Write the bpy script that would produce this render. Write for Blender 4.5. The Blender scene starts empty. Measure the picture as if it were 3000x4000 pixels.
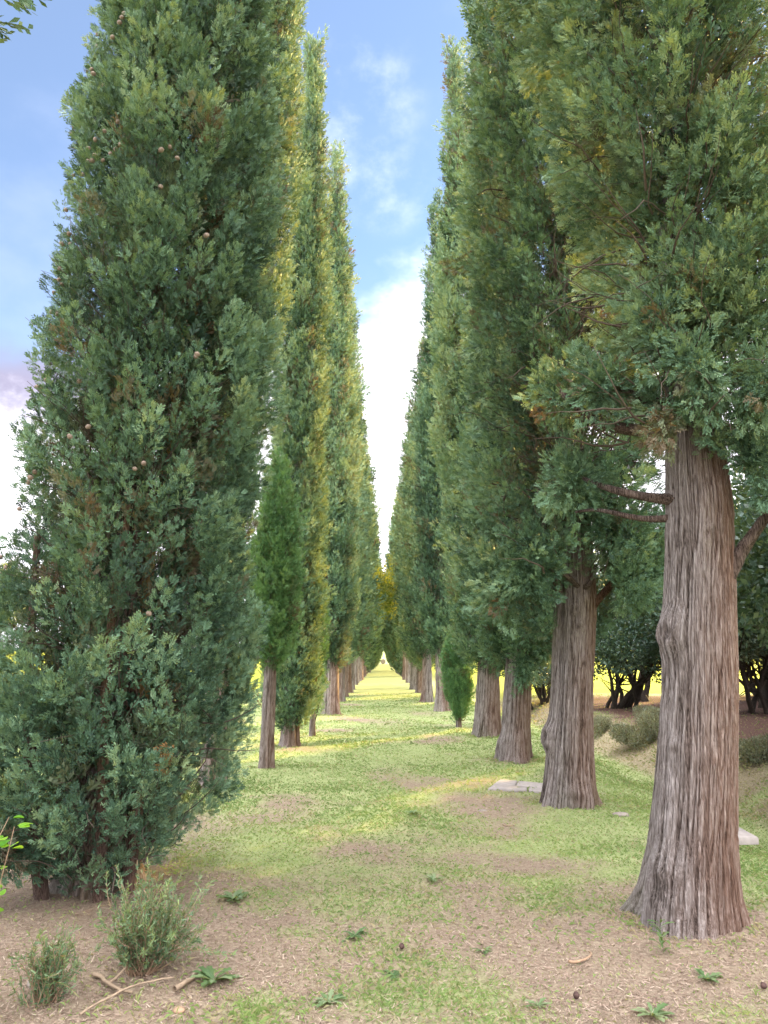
import bpy, math, random
import numpy as np
from mathutils import Vector

rad = math.radians
scene = bpy.context.scene
COL = scene.collection
RNG = np.random.default_rng(7)
random.seed(5)

# ------------------------------------------------------------------ helpers
def tag(o, label=None, cat=None, group=None, kind=None):
    if label: o['label'] = label
    if cat: o['category'] = cat
    if group: o['group'] = group
    if kind: o['kind'] = kind
    return o

def empty(name, loc, rz=0.0):
    o = bpy.data.objects.new(name, None)
    o.location = loc
    o.rotation_euler = (0, 0, rz)
    o.empty_display_size = 0.3
    COL.objects.link(o)
    return o

def mesh_obj(name, V, F, mat, parent=None, attrs=None, smooth=False, loc=None):
    """V (n,3); F list of int arrays (m,3) / (m,4)."""
    me = bpy.data.meshes.new(name)
    V = np.ascontiguousarray(V, dtype=np.float32)
    if not isinstance(F, (list, tuple)): F = [F]
    F = [np.asarray(f, dtype=np.int32) for f in F if len(f)]
    me.vertices.add(len(V))
    me.vertices.foreach_set('co', V.ravel())
    nl = sum(f.size for f in F)
    me.loops.add(nl)
    me.loops.foreach_set('vertex_index', np.concatenate([f.ravel() for f in F]))
    starts, off = [], 0
    for f in F:
        starts.append(off + np.arange(len(f), dtype=np.int32) * f.shape[1])
        off += f.size
    starts = np.concatenate(starts)
    me.polygons.add(len(starts))
    me.polygons.foreach_set('loop_start', starts.astype(np.int32))
    if smooth:
        me.polygons.foreach_set('use_smooth', np.ones(len(starts), dtype=bool))
    me.update(calc_edges=True)
    for k, a in (attrs or {}).items():
        at = me.attributes.new(k, 'FLOAT', 'POINT')
        at.data.foreach_set('value', np.ascontiguousarray(a, dtype=np.float32))
    if mat: me.materials.append(mat)
    o = bpy.data.objects.new(name, me)
    COL.objects.link(o)
    if parent: o.parent = parent
    if loc is not None: o.location = loc
    return o

def _hash(ix, iy, iz, seed):
    h = (ix.astype(np.int64) * 374761393 + iy.astype(np.int64) * 668265263 +
         iz.astype(np.int64) * 2147483647 + seed * 974634777) & 0xFFFFFFFF
    h = ((h ^ (h >> 13)) * 1274126177) & 0xFFFFFFFF
    h = (h ^ (h >> 16)) & 0xFFFF
    return h.astype(np.float32) / 65535.0

def vnoise(x, y, z, seed=0):
    """smooth value noise 0..1"""
    x = np.asarray(x, float); y = np.asarray(y, float); z = np.asarray(z, float)
    x, y, z = np.broadcast_arrays(x, y, z)
    ix, iy, iz = np.floor(x), np.floor(y), np.floor(z)
    fx, fy, fz = x - ix, y - iy, z - iz
    fx = fx * fx * (3 - 2 * fx); fy = fy * fy * (3 - 2 * fy); fz = fz * fz * (3 - 2 * fz)
    r = 0
    for a in (0, 1):
        for b in (0, 1):
            for c in (0, 1):
                w = (fx if a else 1 - fx) * (fy if b else 1 - fy) * (fz if c else 1 - fz)
                r = r + w * _hash(ix + a, iy + b, iz + c, seed)
    return r

def fbm(x, y, z, seed=0, oct=3):
    r, a, t = 0, 0.5, 0
    for i in range(oct):
        r = r + a * vnoise(x * 2 ** i, y * 2 ** i, z * 2 ** i, seed + i * 17)
        t += a; a *= 0.5
    return r / t

def sstep(a, b, x):
    t = np.clip((np.asarray(x, float) - a) / (b - a), 0, 1)
    return t * t * (3 - 2 * t)

def unit(v):
    return v / np.maximum(np.linalg.norm(v, axis=-1, keepdims=True), 1e-9)

def frames(d, roll):
    """(n,3,3) matrices whose columns are side, side2, axis d"""
    up = np.where(np.abs(d[:, 2:3]) > 0.95, np.array([[1.0, 0, 0]]), np.array([[0, 0, 1.0]]))
    s = unit(np.cross(up, d)); t = np.cross(d, s)
    c, n = np.cos(roll)[:, None], np.sin(roll)[:, None]
    return np.stack([s * c + t * n, t * c - s * n, d], axis=2)

# ------------------------------------------------------------------ terrain
ROW_X = 1.8
def height(x, y):
    x = np.asarray(x, float); y = np.asarray(y, float)
    near = 1 - sstep(60, 140, y)
    h = 0.035 * (fbm(x * 0.7, y * 0.7, 0 * x, 3, 3) - 0.5)
    h = h + 0.10 * (fbm(x * 0.13, y * 0.13, 0 * x, 9, 2) - 0.5) * sstep(4, 12, np.abs(x))
    wob = 0.35 * (vnoise(y * 0.25, 0 * y, 0 * y, 5) - 0.5)
    ditch = -0.62 * sstep(2.7, 4.9, x + wob) + 0.55 * sstep(4.95, 6.3, x + wob)
    h = h + ditch * (0.3 + 0.7 * near)
    h = h + 0.10 * sstep(6.0, 7.0, x) * (vnoise(x * 0.5, y * 0.5, 0 * x, 12) - 0.3)
    for ry in (4.8, 8.25, 11.7, 15.1, 22.3):        # soil heaved round the right trunks
        h = h + 0.05 * np.exp(-((x - 1.95) ** 2 + (y - ry) ** 2) / 0.5)
    for ry in (5.3, 10.9, 13.4, 20.0):
        h = h + 0.05 * np.exp(-((x + 1.75) ** 2 + (y - ry) ** 2) / 0.6)
    h = h + 7.0 * sstep(240, 520, y) + 1.2 * sstep(60, 220, np.abs(x))
    return h

def hz(x, y): return float(height(np.array([x]), np.array([y]))[0])

def cover(x, y):
    """green (lawn) 0..1, dry (tan bank) 0..1, dark (soil under the oaks) 0..1"""
    z0 = 0 * x
    n = fbm(x * 0.9, y * 0.9, z0, 21, 4)
    n2 = fbm(x * 2.6, y * 2.6, z0, 41, 3)
    base = 0.25 + 0.46 * sstep(4.4, 8.5, y + 0.9 * np.maximum(x, 0) - 0.5) + 0.16 * sstep(9, 16, y)
    base = base + 0.08 * sstep(6, 8, y) + 0.45 * sstep(2.2, 3.1, x) + 0.25 * sstep(25, 40, y)
    base = base + 0.3 * sstep(3.5, 6, -x)
    for (cx, cy, rx, ry, a) in ((1.6, 6.65, .42, .32, .65), (0.15, 5.2, .6, .3, .15), (-.6, 3.75, .2, .16, .3), (0.5, 3.5, .4, .2, .22),
                                (1.6, 3.75, .3, .25, .2), (.1, 6.3, .7, .9, .18), (.0, 4.6, .5, .6, .10), (-1.1, 6.2, .5, .5, .35), (-.9, 5.2, .3, .3, .35), (-.6, 4.65, .18, .12, .4),
                                (1.5, 9.4, .8, .6, .2), (-.2, 12.5, 1.2, 1.0, .2), (1.2, 5.6, .3, .18, .35), (2.0, 4.05, .25, .25, .3)):
        base = base + a * np.exp(-((x - cx) / rx) ** 2 - ((y - cy) / ry) ** 2)
    for (cx, cy, r) in ((1.3, 8.1, .8), (1.6, 11.4, .6), (1.2, 14.9, .6), (1.1, 22.2, .8), (-1.1, 7.9, .5), (-1.5, 13.2, .55), (-.9, 19.6, .9), (2.0, 4.5, .7),
                        (-1.9, 4.6, 1.0), (-1.2, 16.8, .6), (1.5, 27, .8), (-1.2, 26, .8), (-1.2, 33, .9), (1.3, 35, .9)):
        base = base - 0.55 * np.exp(-(((x - cx) ** 2) + ((y - cy) * 1.0) ** 2) / (r * r))
    g = sstep(0.12, 0.86, base + 1.25 * (n - 0.5) + 0.7 * (n2 - 0.5))
    bank = sstep(4.9, 5.4, x) * (1 - sstep(6.0, 6.9, x)) * (1 - sstep(70, 90, y))
    bank = .72 * bank * sstep(.3, .62, n + .2)
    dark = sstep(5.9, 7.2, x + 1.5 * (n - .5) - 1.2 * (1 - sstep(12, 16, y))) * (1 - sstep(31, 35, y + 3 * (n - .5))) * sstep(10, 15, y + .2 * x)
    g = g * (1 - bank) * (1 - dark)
    return g, bank, dark, n2

# ------------------------------------------------------------------ materials
def new_mat(name):
    m = bpy.data.materials.new(name); m.use_nodes = True
    nt = m.node_tree
    for n in list(nt.nodes): nt.nodes.remove(n)
    out = nt.nodes.new('ShaderNodeOutputMaterial')
    return m, nt, out

class NB:
    def __init__(s, nt): s.nt = nt
    def n(s, t, **kw):
        d = s.nt.nodes.new(t)
        for k, v in kw.items(): setattr(d, k, v)
        return d
    def link(s, a, b): s.nt.links.new(a, b)
    def attr(s, name):
        return s.n('ShaderNodeAttribute', attribute_name=name).outputs['Fac']
    def coords(s): return s.n('ShaderNodeTexCoord').outputs['Object']
    def noise(s, vec, scale, detail=3, rough=0.55, sep='Fac'):
        d = s.n('ShaderNodeTexNoise'); d.inputs['Scale'].default_value = scale
        d.inputs['Detail'].default_value = detail; d.inputs['Roughness'].default_value = rough
        if vec is not None: s.link(vec, d.inputs['Vector'])
        return d.outputs[sep]
    def ramp(s, fac, stops):
        d = s.n('ShaderNodeValToRGB'); el = d.color_ramp.elements
        while len(el) > 1: el.remove(el[-1])
        el[0].position = stops[0][0]; el[0].color = (*stops[0][1], 1) if len(stops[0][1]) == 3 else stops[0][1]
        for p, c in stops[1:]:
            e = el.new(p); e.color = (*c, 1)
        s.link(fac, d.inputs['Fac']); return d.outputs['Color']
    def mix(s, fac, a, b):
        d = s.n('ShaderNodeMix', data_type='RGBA')
        for inp, v in ((d.inputs[0], fac), (d.inputs[6], a), (d.inputs[7], b)):
            if isinstance(v, (int, float)): inp.default_value = v
            elif isinstance(v, tuple): inp.default_value = (*v, 1)
            else: s.link(v, inp)
        return d.outputs[2]
    def math(s, op, a, b=None, clamp=False):
        d = s.n('ShaderNodeMath', operation=op, use_clamp=clamp)
        for i, v in enumerate((a, b)):
            if v is None: continue
            if isinstance(v, (int, float)): d.inputs[i].default_value = v
            else: s.link(v, d.inputs[i])
        return d.outputs[0]
    def mapping(s, vec, scale):
        d = s.n('ShaderNodeMapping'); d.inputs['Scale'].default_value = scale
        s.link(vec, d.inputs['Vector']); return d.outputs[0]
    def bump(s, h, strength, dist):
        d = s.n('ShaderNodeBump'); d.inputs['Strength'].default_value = strength
        d.inputs['Distance'].default_value = dist
        s.link(h, d.inputs['Height']); return d.outputs[0]

def leaf_mat(name, stops, dead=(.135, .095, .062), trans=0.35, tcol=(2.4, 1.75, .45), rough=0.55, spec=.35):
    m, nt, out = new_mat(name); b = NB(nt)
    col = b.ramp(b.attr('tint'), stops)
    col = b.mix(b.attr('dead'), col, dead)
    p = b.n('ShaderNodeBsdfPrincipled'); p.inputs['Roughness'].default_value = rough
    p.inputs['Specular IOR Level'].default_value = spec
    b.link(col, p.inputs['Base Color'])
    t = b.n('ShaderNodeBsdfTranslucent')
    mul = b.n('ShaderNodeMix', data_type='RGBA', blend_type='MULTIPLY'); mul.inputs[0].default_value = 1
    b.link(col, mul.inputs[6]); mul.inputs[7].default_value = (*tcol, 1)
    b.link(mul.outputs[2], t.inputs['Color'])
    mx = b.n('ShaderNodeMixShader'); mx.inputs[0].default_value = trans
    b.link(p.outputs[0], mx.inputs[1]); b.link(t.outputs[0], mx.inputs[2])
    b.link(mx.outputs[0], out.inputs['Surface'])
    return m

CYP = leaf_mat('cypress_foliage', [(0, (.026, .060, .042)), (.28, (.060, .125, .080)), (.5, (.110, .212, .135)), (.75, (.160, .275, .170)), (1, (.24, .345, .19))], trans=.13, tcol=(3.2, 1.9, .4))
CYPY = leaf_mat('young_cypress_foliage', [(0, (.065, .155, .075)), (.5, (.125, .265, .12)), (1, (.20, .34, .15))], trans=.15)
OAKL = leaf_mat('holm_oak_foliage', [(0, (.036, .075, .055)), (.5, (.078, .140, .105)), (1, (.19, .25, .20))], trans=.2, rough=.38, spec=.5)
GOLDL = leaf_mat('gold_lit_foliage', [(0, (.12, .18, .05)), (.5, (.30, .33, .08)), (1, (.50, .44, .10))], trans=.5, tcol=(1.4, 1.2, .5))  # yellow of sunlit foliage put into the leaf colour
SAGE = leaf_mat('sage_shrub_foliage', [(0, (.09, .12, .08)), (.5, (.17, .20, .15)), (1, (.26, .28, .22))], trans=.25)
ROSE = leaf_mat('rosemary_foliage', [(0, (.06, .12, .07)), (.5, (.13, .21, .12)), (1, (.26, .36, .16))], trans=.3, dead=(.2, .13, .08))
GRASSM = leaf_mat('grass_blades', [(0, (.13, .21, .07)), (.5, (.23, .32, .11)), (1, (.36, .40, .16))], trans=.3, tcol=(1.25, 1.2, .6), dead=(.38, .31, .20), rough=.6)
LITTER = leaf_mat('needle_litter', [(0, (.11, .072, .056)), (.5, (.27, .19, .15)), (1, (.42, .34, .275))], trans=.05, rough=.8, spec=.2)
WEEDL = leaf_mat('weed_leaves', [(0, (.06, .115, .045)), (.5, (.10, .17, .07)), (1, (.19, .25, .14))], trans=.3, rough=.45)
VINEL = leaf_mat('vine_leaves', [(0, (.10, .28, .03)), (1, (.22, .42, .05))], trans=.5, rough=.4)

def bark_mat(name, hi, mid, lo, moss=(.10, .13, .03)):
    m, nt, out = new_mat(name); b = NB(nt)
    co = b.coords()
    r = b.attr('ridge')
    warm = b.noise(b.mapping(co, (2.2, 2.2, .35)), 1.0, 3)
    fine = b.noise(b.mapping(co, (95, 95, 6.0)), 1.0, 5, .7)
    fib = b.noise(b.mapping(co, (260, 260, 16.0)), 1.0, 3, .6)
    fine = b.math('ADD', b.math('MULTIPLY', fine, .6), b.math('MULTIPLY', fib, .4))
    crack = b.n('ShaderNodeMapRange', interpolation_type='SMOOTHSTEP'); b.link(fine, crack.inputs['Value'])
    crack.inputs['From Min'].default_value = .36; crack.inputs['From Max'].default_value = .62
    fine = crack.outputs[0]
    f = b.math('ADD', b.math('MULTIPLY', r, .62), b.math('MULTIPLY', fine, .42))
    c1 = b.ramp(f, [(.16, lo), (.45, mid), (.95, hi)])
    c2 = b.ramp(f, [(.12, (lo[0] * 1.25, lo[1] * .85, lo[2] * .65)), (.5, (mid[0] * 1.15, mid[1] * .80, mid[2] * .62)), (.95, (hi[0] * .9, hi[1] * .75, hi[2] * .64))])
    wf = b.math('ADD', b.math('MULTIPLY', warm, 1.5), b.attr('red'))
    wf = b.math('SUBTRACT', wf, .55, clamp=True)
    c = b.mix(wf, c1, c2)
    gl = b.noise(co, 9, 4)
    lich = b.math('MULTIPLY', b.attr('lichen'), b.math('MULTIPLY', gl, 1.7), clamp=True)
    c = b.mix(lich, c, (.42, .28, .05))
    ms = b.math('MULTIPLY', b.attr('moss'), b.math('MULTIPLY', gl, 1.6), clamp=True)
    c = b.mix(ms, c, moss)
    p = b.n('ShaderNodeBsdfPrincipled'); p.inputs['Roughness'].default_value = .88
    p.inputs['Specular IOR Level'].default_value = .2
    b.link(c, p.inputs['Base Color'])
    b.link(b.bump(fine, 1.0, .012), p.inputs['Normal'])
    b.link(p.outputs[0], out.inputs['Surface'])
    return m

BARK = bark_mat('cypress_bark', (.43, .385, .38), (.195, .16, .148), (.036, .026, .022))
OAKB = bark_mat('oak_bark', (.10, .085, .07), (.05, .042, .036), (.02, .017, .015))
def plain(name, col, rough=.8, nscale=20, var=.3, bump=0.0):
    m, nt, out = new_mat(name); b = NB(nt)
    co = b.coords(); n = b.noise(co, nscale, 5)
    c = b.ramp(n, [(.25, tuple(v * (1 - var) for v in col)), (.75, tuple(v * (1 + var) for v in col))])
    p = b.n('ShaderNodeBsdfPrincipled'); p.inputs['Roughness'].default_value = rough
    p.inputs['Specular IOR Level'].default_value = .25
    b.link(c, p.inputs['Base Color'])
    if bump: b.link(b.bump(n, .8, bump), p.inputs['Normal'])
    b.link(p.outputs[0], out.inputs['Surface'])
    return m
TWIG = plain('dry_twig', (.30, .20, .13), .85, 30, .35)
DEADTWIG = plain('dead_inner_twig', (.085, .064, .052), .85, 25, .4)
PALEWOOD = plain('pale_stick', (.27, .20, .14), .8, 30, .3)
CONEM = plain('cypress_cone', (.25, .19, .155), .7, 60, .35)
DARKCONE = plain('old_cypress_cone', (.07, .04, .035), .75, 60, .35)
STONE = plain('stone', (.27, .23, .20), .85, 25, .25, .004)
SLAB = plain('paving_stone', (.30, .265, .25), .85, 14, .18, .003)
HAY = plain('hay', (.26, .21, .16), .9, 8, .35, .02)

def ground_mat():
    m, nt, out = new_mat('ground_cover'); b = NB(nt)
    co = b.coords()
    n1 = b.noise(co, 3.0, 5, .6); n2 = b.noise(co, 38, 5, .65); n3 = b.noise(co, 150, 4, .7); n0 = b.noise(co, .5, 4)
    soil = b.ramp(b.math('ADD', b.math('MULTIPLY', n2, .6), b.math('MULTIPLY', n3, .4)),
                  [(.30, (.105, .072, .056)), (.48, (.255, .19, .15)), (.62, (.36, .28, .23)), (.8, (.48, .41, .34))])
    soil = b.mix(b.math('MULTIPLY', n1, .55), soil, (.30, .235, .15))
    grass = b.ramp(b.math('ADD', b.math('MULTIPLY', n2, .5), b.math('MULTIPLY', n1, .5)),
                   [(.3, (.19, .25, .085)), (.5, (.29, .345, .145)), (.7, (.42, .43, .22))])
    gf = b.math('ADD', b.attr('green'), b.math('MULTIPLY', b.math('SUBTRACT', n2, .5), .9), clamp=True)
    c = b.mix(b.math('MULTIPLY', gf, .93), soil, grass)
    dry = b.ramp(n2, [(.3, (.17, .125, .08)), (.55, (.31, .25, .17)), (.75, (.45, .39, .29))])
    c = b.mix(b.attr('dry'), c, dry)
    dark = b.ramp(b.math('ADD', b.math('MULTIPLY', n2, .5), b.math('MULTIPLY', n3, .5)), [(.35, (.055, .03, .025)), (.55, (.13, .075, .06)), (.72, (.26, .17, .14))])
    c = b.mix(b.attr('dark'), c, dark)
    c = b.mix(b.attr('field'), c, b.mix(n0, (.24, .29, .02), (.36, .34, .035)))
    p = b.n('ShaderNodeBsdfPrincipled'); p.inputs['Roughness'].default_value = .95
    p.inputs['Specular IOR Level'].default_value = .1
    b.link(c, p.inputs['Base Color'])
    hgt = b.math('ADD', b.math('MULTIPLY', n2, .6), b.math('MULTIPLY', n3, .4))
    b.link(b.bump(hgt, .9, .03), p.inputs['Normal'])
    b.link(p.outputs[0], out.inputs['Surface'])
    return m

# ------------------------------------------------------------------ ground sheet
def build_ground():
    def axis(segs):
        return np.unique(np.concatenate([np.arange(a, c, s) for a, c, s in segs]).round(4))
    xs = axis([(-900, -100, 80), (-100, -20, 8), (-20, -5, .6), (-5, -3, .12), (-3, 3.2, .045), (3.2, 8, .12), (8, 24, .5), (24, 100, 6), (100, 901, 80)])
    ys = axis([(-300, -20, 40), (-20, 2.6, 1.2), (2.6, 9, .045), (9, 16, .09), (16, 40, .25), (40, 110, 1.0), (110, 260, 5), (260, 1301, 40)])
    X, Y = np.meshgrid(xs, ys)
    Z = height(X, Y)
    g, d, k, n2 = cover(X, Y)
    fine = fbm(X * 9, Y * 9, 0 * X, 77, 3) - .5
    Z = Z + .03 * fine * (1 - sstep(12, 30, Y))
    ny, nx = X.shape
    idx = np.arange(nx * ny).reshape(ny, nx)
    F = np.stack([idx[:-1, :-1], idx[:-1, 1:], idx[1:, 1:], idx[1:, :-1]], -1).reshape(-1, 4)
    o = mesh_obj('ground', np.stack([X, Y, Z], -1).reshape(-1, 3), F, ground_mat(), smooth=True,
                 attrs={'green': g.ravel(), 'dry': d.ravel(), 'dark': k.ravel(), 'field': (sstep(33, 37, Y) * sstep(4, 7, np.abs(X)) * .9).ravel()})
    tag(o, kind='structure')
build_ground()

# ------------------------------------------------------------------ tubes and trunks
def tube_arrays(pts, radii, nseg=8, rough=0.0, seed=0, cap=True):
    pts = np.asarray(pts, float); radii = np.asarray(radii, float)
    t = unit(np.gradient(pts, axis=0))
    M = frames(t, np.zeros(len(t)))
    for i in range(1, len(t)):                       # parallel transport
        s = M[i - 1][:, 0]; s = s - t[i] * np.dot(s, t[i]); s /= np.linalg.norm(s) + 1e-9
        M[i][:, 0] = s; M[i][:, 1] = np.cross(t[i], s); M[i][:, 2] = t[i]
    a = np.linspace(0, 2 * np.pi, nseg, endpoint=False)
    ring = np.stack([np.cos(a), np.sin(a)], 1)
    V = []
    for i in range(len(pts)):
        r = radii[i] * (1 + rough * (vnoise(np.cos(a) * 2 + 7, np.sin(a) * 2, np.full(nseg, i * .5), seed) - .5))
        V.append(pts[i] + (ring[:, :1] * M[i][:, 0] + ring[:, 1:] * M[i][:, 1]) * r[:, None])
    V = np.concatenate(V)
    n = len(pts)
    i0 = (np.arange(n - 1)[:, None] * nseg + np.arange(nseg)[None]).ravel()
    i1 = (np.arange(n - 1)[:, None] * nseg + (np.arange(nseg)[None] + 1) % nseg).ravel()
    F = np.stack([i0, i1, i1 + nseg, i0 + nseg], 1)
    T = np.zeros((0, 3), int)
    if cap:
        V = np.concatenate([V, pts[-1:] + t[-1:] * radii[-1] * .4])
        k = np.arange(nseg); b0 = (n - 1) * nseg
        T = np.stack([b0 + k, b0 + (k + 1) % nseg, np.full(nseg, len(V) - 1)], 1)
    return V, F, T

class Bag:
    def __init__(s): s.V, s.Q, s.T, s.n = [], [], [], 0
    def add(s, V, Q=None, T=None):
        s.V.append(np.asarray(V, float))
        if Q is not None and len(Q): s.Q.append(np.asarray(Q) + s.n)
        if T is not None and len(T): s.T.append(np.asarray(T) + s.n)
        s.n += len(V)
    def tube(s, pts, radii, nseg=6, rough=0., seed=0): s.add(*tube_arrays(pts, radii, nseg, rough, seed))
    def build(s, name, mat, parent=None, attrs=None, smooth=True, **kw):
        F = []
        if s.Q: F.append(np.concatenate(s.Q))
        if s.T: F.append(np.concatenate(s.T))
        V = np.concatenate(s.V)
        a = {k: (np.full(len(V), v) if np.isscalar(v) else v) for k, v in (attrs or {}).items()}
        return mesh_obj(name, V, F, mat, parent, a, smooth, **kw)

def wander(p0, d, length, n=6, jit=.25, rise=0.0, rs=None):
    rs = rs or RNG
    pts = [np.array(p0, float)]; d = unit(np.array(d, float))
    for i in range(n):
        d = unit(d + rs.normal(0, jit, 3) / n ** .5 + np.array([0, 0, rise / n]))
        pts.append(pts[-1] + d * length / n)
    return np.array(pts)

def trunk_mesh(name, parent, prof, lean, nth, nz, seed, depth=.012, flute=.10, burls=(), red=0.0, strip=60, lichen=None, moss=0.25, top=None, red_dir=0.0):
    """prof: (z, radius) points; lean: (z, dx, dy) points; ridged bark as real relief"""
    pz = [p[0] for p in prof]; pr = [p[1] for p in prof]
    zs = np.linspace(pz[0], top or pz[-1], nz)
    th = np.linspace(0, 2 * np.pi, nth, endpoint=False)
    Z, T = np.meshgrid(zs, th, indexing='ij')
    R = np.interp(Z, pz, pr)
    ox = np.interp(Z, [l[0] for l in lean], [l[1] for l in lean]); oy = np.interp(Z, [l[0] for l in lean], [l[2] for l in lean])
    low = np.exp(-np.maximum(Z, 0) / .55)
    tw = .25 * Z
    fl = vnoise(np.cos(T + tw) * 1.8 + 5, np.sin(T + tw) * 1.8, Z * .25, seed) - .5
    fl2 = vnoise(np.cos(T) * 3.6 + 5, np.sin(T) * 3.6, Z * .5, seed + 3) - .5
    R = R * (1 + flute * 1.6 * fl * (1 + .9 * low) + flute * .9 * fl2 * (1 + 3.2 * low))
    r0 = float(np.mean(pr))
    wob = .005 * (fbm(T * 0 + np.cos(T) * r0 * 5, np.sin(T) * r0 * 5, Z * 1.2, seed + 9, 2) - .5) / r0 * 5
    A = T + wob
    rootl = np.maximum(0, vnoise(np.cos(T) * 2.6 + 1, np.sin(T) * 2.6, 0 * Z, seed + 71) - .42)
    R = R * (1 + 0.38 * rootl * np.exp(-np.maximum(Z + .02, 0) / .13))
    k = strip * r0
    s1 = vnoise(np.cos(A) * k * .8, np.sin(A) * k * .8, Z * 1.1, seed + 5)
    s2 = vnoise(np.cos(A + .01) * k * 1.5, np.sin(A + .01) * k * 1.5, Z * 5.0, seed + 6)
    s3 = vnoise(np.cos(A) * k * 2.6, np.sin(A) * k * 2.6, Z * 16, seed + 7)
    rid = sstep(0, .22, np.abs(2 * s1 - 1)); rid2 = sstep(0, .30, np.abs(2 * s2 - 1))
    plate = vnoise(np.cos(A) * k * .35, np.sin(A) * k * .35, Z * 2.2, seed + 8)
    ridge = np.clip((.18 + .82 * rid) * (.5 + .5 * rid2) * (.55 + .6 * s3) * (.75 + .4 * plate), 0, 1)
    R = R + depth * (ridge - .5) * 1.6
    knot = np.zeros_like(R)
    for (bz, bth, brad, amp) in burls:
        dth = (T - bth + np.pi) % (2 * np.pi) - np.pi
        d2 = ((Z - bz) / (brad * 1.25)) ** 2 + (dth * r0 / brad) ** 2
        g = np.exp(-d2)
        R = R + amp * g * (.7 + .6 * vnoise(np.cos(T) * 14, np.sin(T) * 14, Z * 14, seed + 31)) - amp * .55 * np.exp(-d2 * 7)
        knot = np.maximum(knot, np.exp(-d2 * 7))
        ridge = ridge * (1 - .7 * np.exp(-d2 * 5))
    X = ox + R * np.cos(T); Y = oy + R * np.sin(T)
    V = np.stack([X, Y, Z], -1).reshape(-1, 3)
    i = np.arange(nz * nth).reshape(nz, nth); j = np.roll(i, -1, axis=1)
    F = np.stack([i[:-1], j[:-1], j[1:], i[1:]], -1).reshape(-1, 4)
    rd = red + .55 * np.cos(T - red_dir) * (1 if red else 0)
    li = np.zeros_like(R) if lichen is None else lichen(Z, T)
    mo = moss * np.exp(-np.maximum(Z, 0) / .22) * sstep(.5, .75, vnoise(np.cos(T) * 2, np.sin(T) * 2, Z, seed + 50))
    return mesh_obj(name, V, F, BARK, parent, smooth=True,
                    attrs={'ridge': ridge.ravel(), 'red': np.broadcast_to(rd, R.shape).ravel(), 'lichen': np.broadcast_to(li, R.shape).ravel(), 'moss': mo.ravel()})

# ------------------------------------------------------------------ foliage
def spray(ntw, rs, w=.12, blunt=.62):
    """one feathery cypress spray along +Z, length 1: list of kite quads (q,4,3)"""
    q = []
    fan = rs.uniform(0, np.pi)
    pn = np.array([-np.sin(fan), np.cos(fan), 0])
    def kite(p, d, L, wd):
        d = d / np.linalg.norm(d)
        s = np.cross(d, pn + rs.normal(0, .33, 3)); s /= np.linalg.norm(s)
        q.append([p, p + d * L * blunt + s * wd, p + d * L, p + d * L * blunt - s * wd])
    kite(np.zeros(3), np.array([rs.normal(0, .12), rs.normal(0, .12), 1.]), 1.0, w * .75)
    for i in range(ntw):
        t = .10 + .75 * i / max(ntw - 1, 1)
        az = fan + (i % 2) * np.pi + rs.normal(0, .40)
        an = rs.uniform(.45, .85)
        d = np.array([np.cos(az) * np.sin(an), np.sin(az) * np.sin(an), np.cos(an)])
        kite(np.array([0, 0, t]), d, (.52 - .22 * t) * rs.uniform(.8, 1.25), w * rs.uniform(.7, 1.1))
    return np.array(q)

def make_plume(nspray, ntw, seed, slen=.27, w=.12, rp=.26, spread=.75):
    """a tuft: sprays on a flame-shaped surface along +Z, length 1 -> quads (Q,4,3), tint (Q)"""
    rs = np.random.default_rng(seed)
    out, tint = [], []
    for i in range(nspray):
        u = (i + rs.uniform()) / nspray
        az = rs.uniform(0, 2 * np.pi)
        r = rp * np.sin(np.pi * (.12 + .80 * u)) * rs.uniform(.35, 1.0)
        rdv = np.array([np.cos(az), np.sin(az), 0])
        p = rdv * r + np.array([0, 0, u * .92])
        d = unit((np.array([0, 0, 1.]) * (.55 + .6 * u) + rdv * spread * (1.05 - .5 * u) + rs.normal(0, .22, 3))[None])[0]
        M = frames(d[None], np.array([rs.uniform(0, 6.28)]))[0]
        q = spray(ntw, rs, w) * slen * rs.uniform(.7, 1.2)
        out.append(q @ M.T + p)
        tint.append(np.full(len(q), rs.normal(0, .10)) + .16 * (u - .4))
    return np.concatenate(out), np.concatenate(tint)

PLUMES = {0: [make_plume(42, 8, 100 + i, slen=.21, w=.075, rp=.25, spread=.68) for i in range(6)],
          1: [make_plume(34, 5, 200 + i, slen=.215, w=.10, rp=.25, spread=.68) for i in range(6)],
          2: [make_plume(17, 4, 300 + i, slen=.33, w=.12) for i in range(6)]}

def plumes_to_arrays(P, D, L, tint, dead, lod, rs, wscale=None):
    """realise plumes at P (n,3) along D, length L -> V, F, tint, dead"""
    n = len(P)
    kind = rs.integers(0, len(PLUMES[lod]), n)
    roll = rs.uniform(0, 2 * np.pi, n)
    M = frames(unit(D), roll) * L[:, None, None]
    Vs, Ts, Ds = [], [], []
    for k, (q, tt) in enumerate(PLUMES[lod]):
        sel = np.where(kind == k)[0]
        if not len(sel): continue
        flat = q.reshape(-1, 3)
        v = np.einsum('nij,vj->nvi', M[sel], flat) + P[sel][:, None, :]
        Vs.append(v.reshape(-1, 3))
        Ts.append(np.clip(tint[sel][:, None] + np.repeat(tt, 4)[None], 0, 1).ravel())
        dd = np.repeat(np.broadcast_to(dead[sel][:, None], (len(sel), len(q))), 4, axis=1)
        Ds.append(dd.ravel())
    V = np.concatenate(Vs)
    return V, np.arange(len(V)).reshape(-1, 4), np.concatenate(Ts), np.concatenate(Ds)

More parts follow.
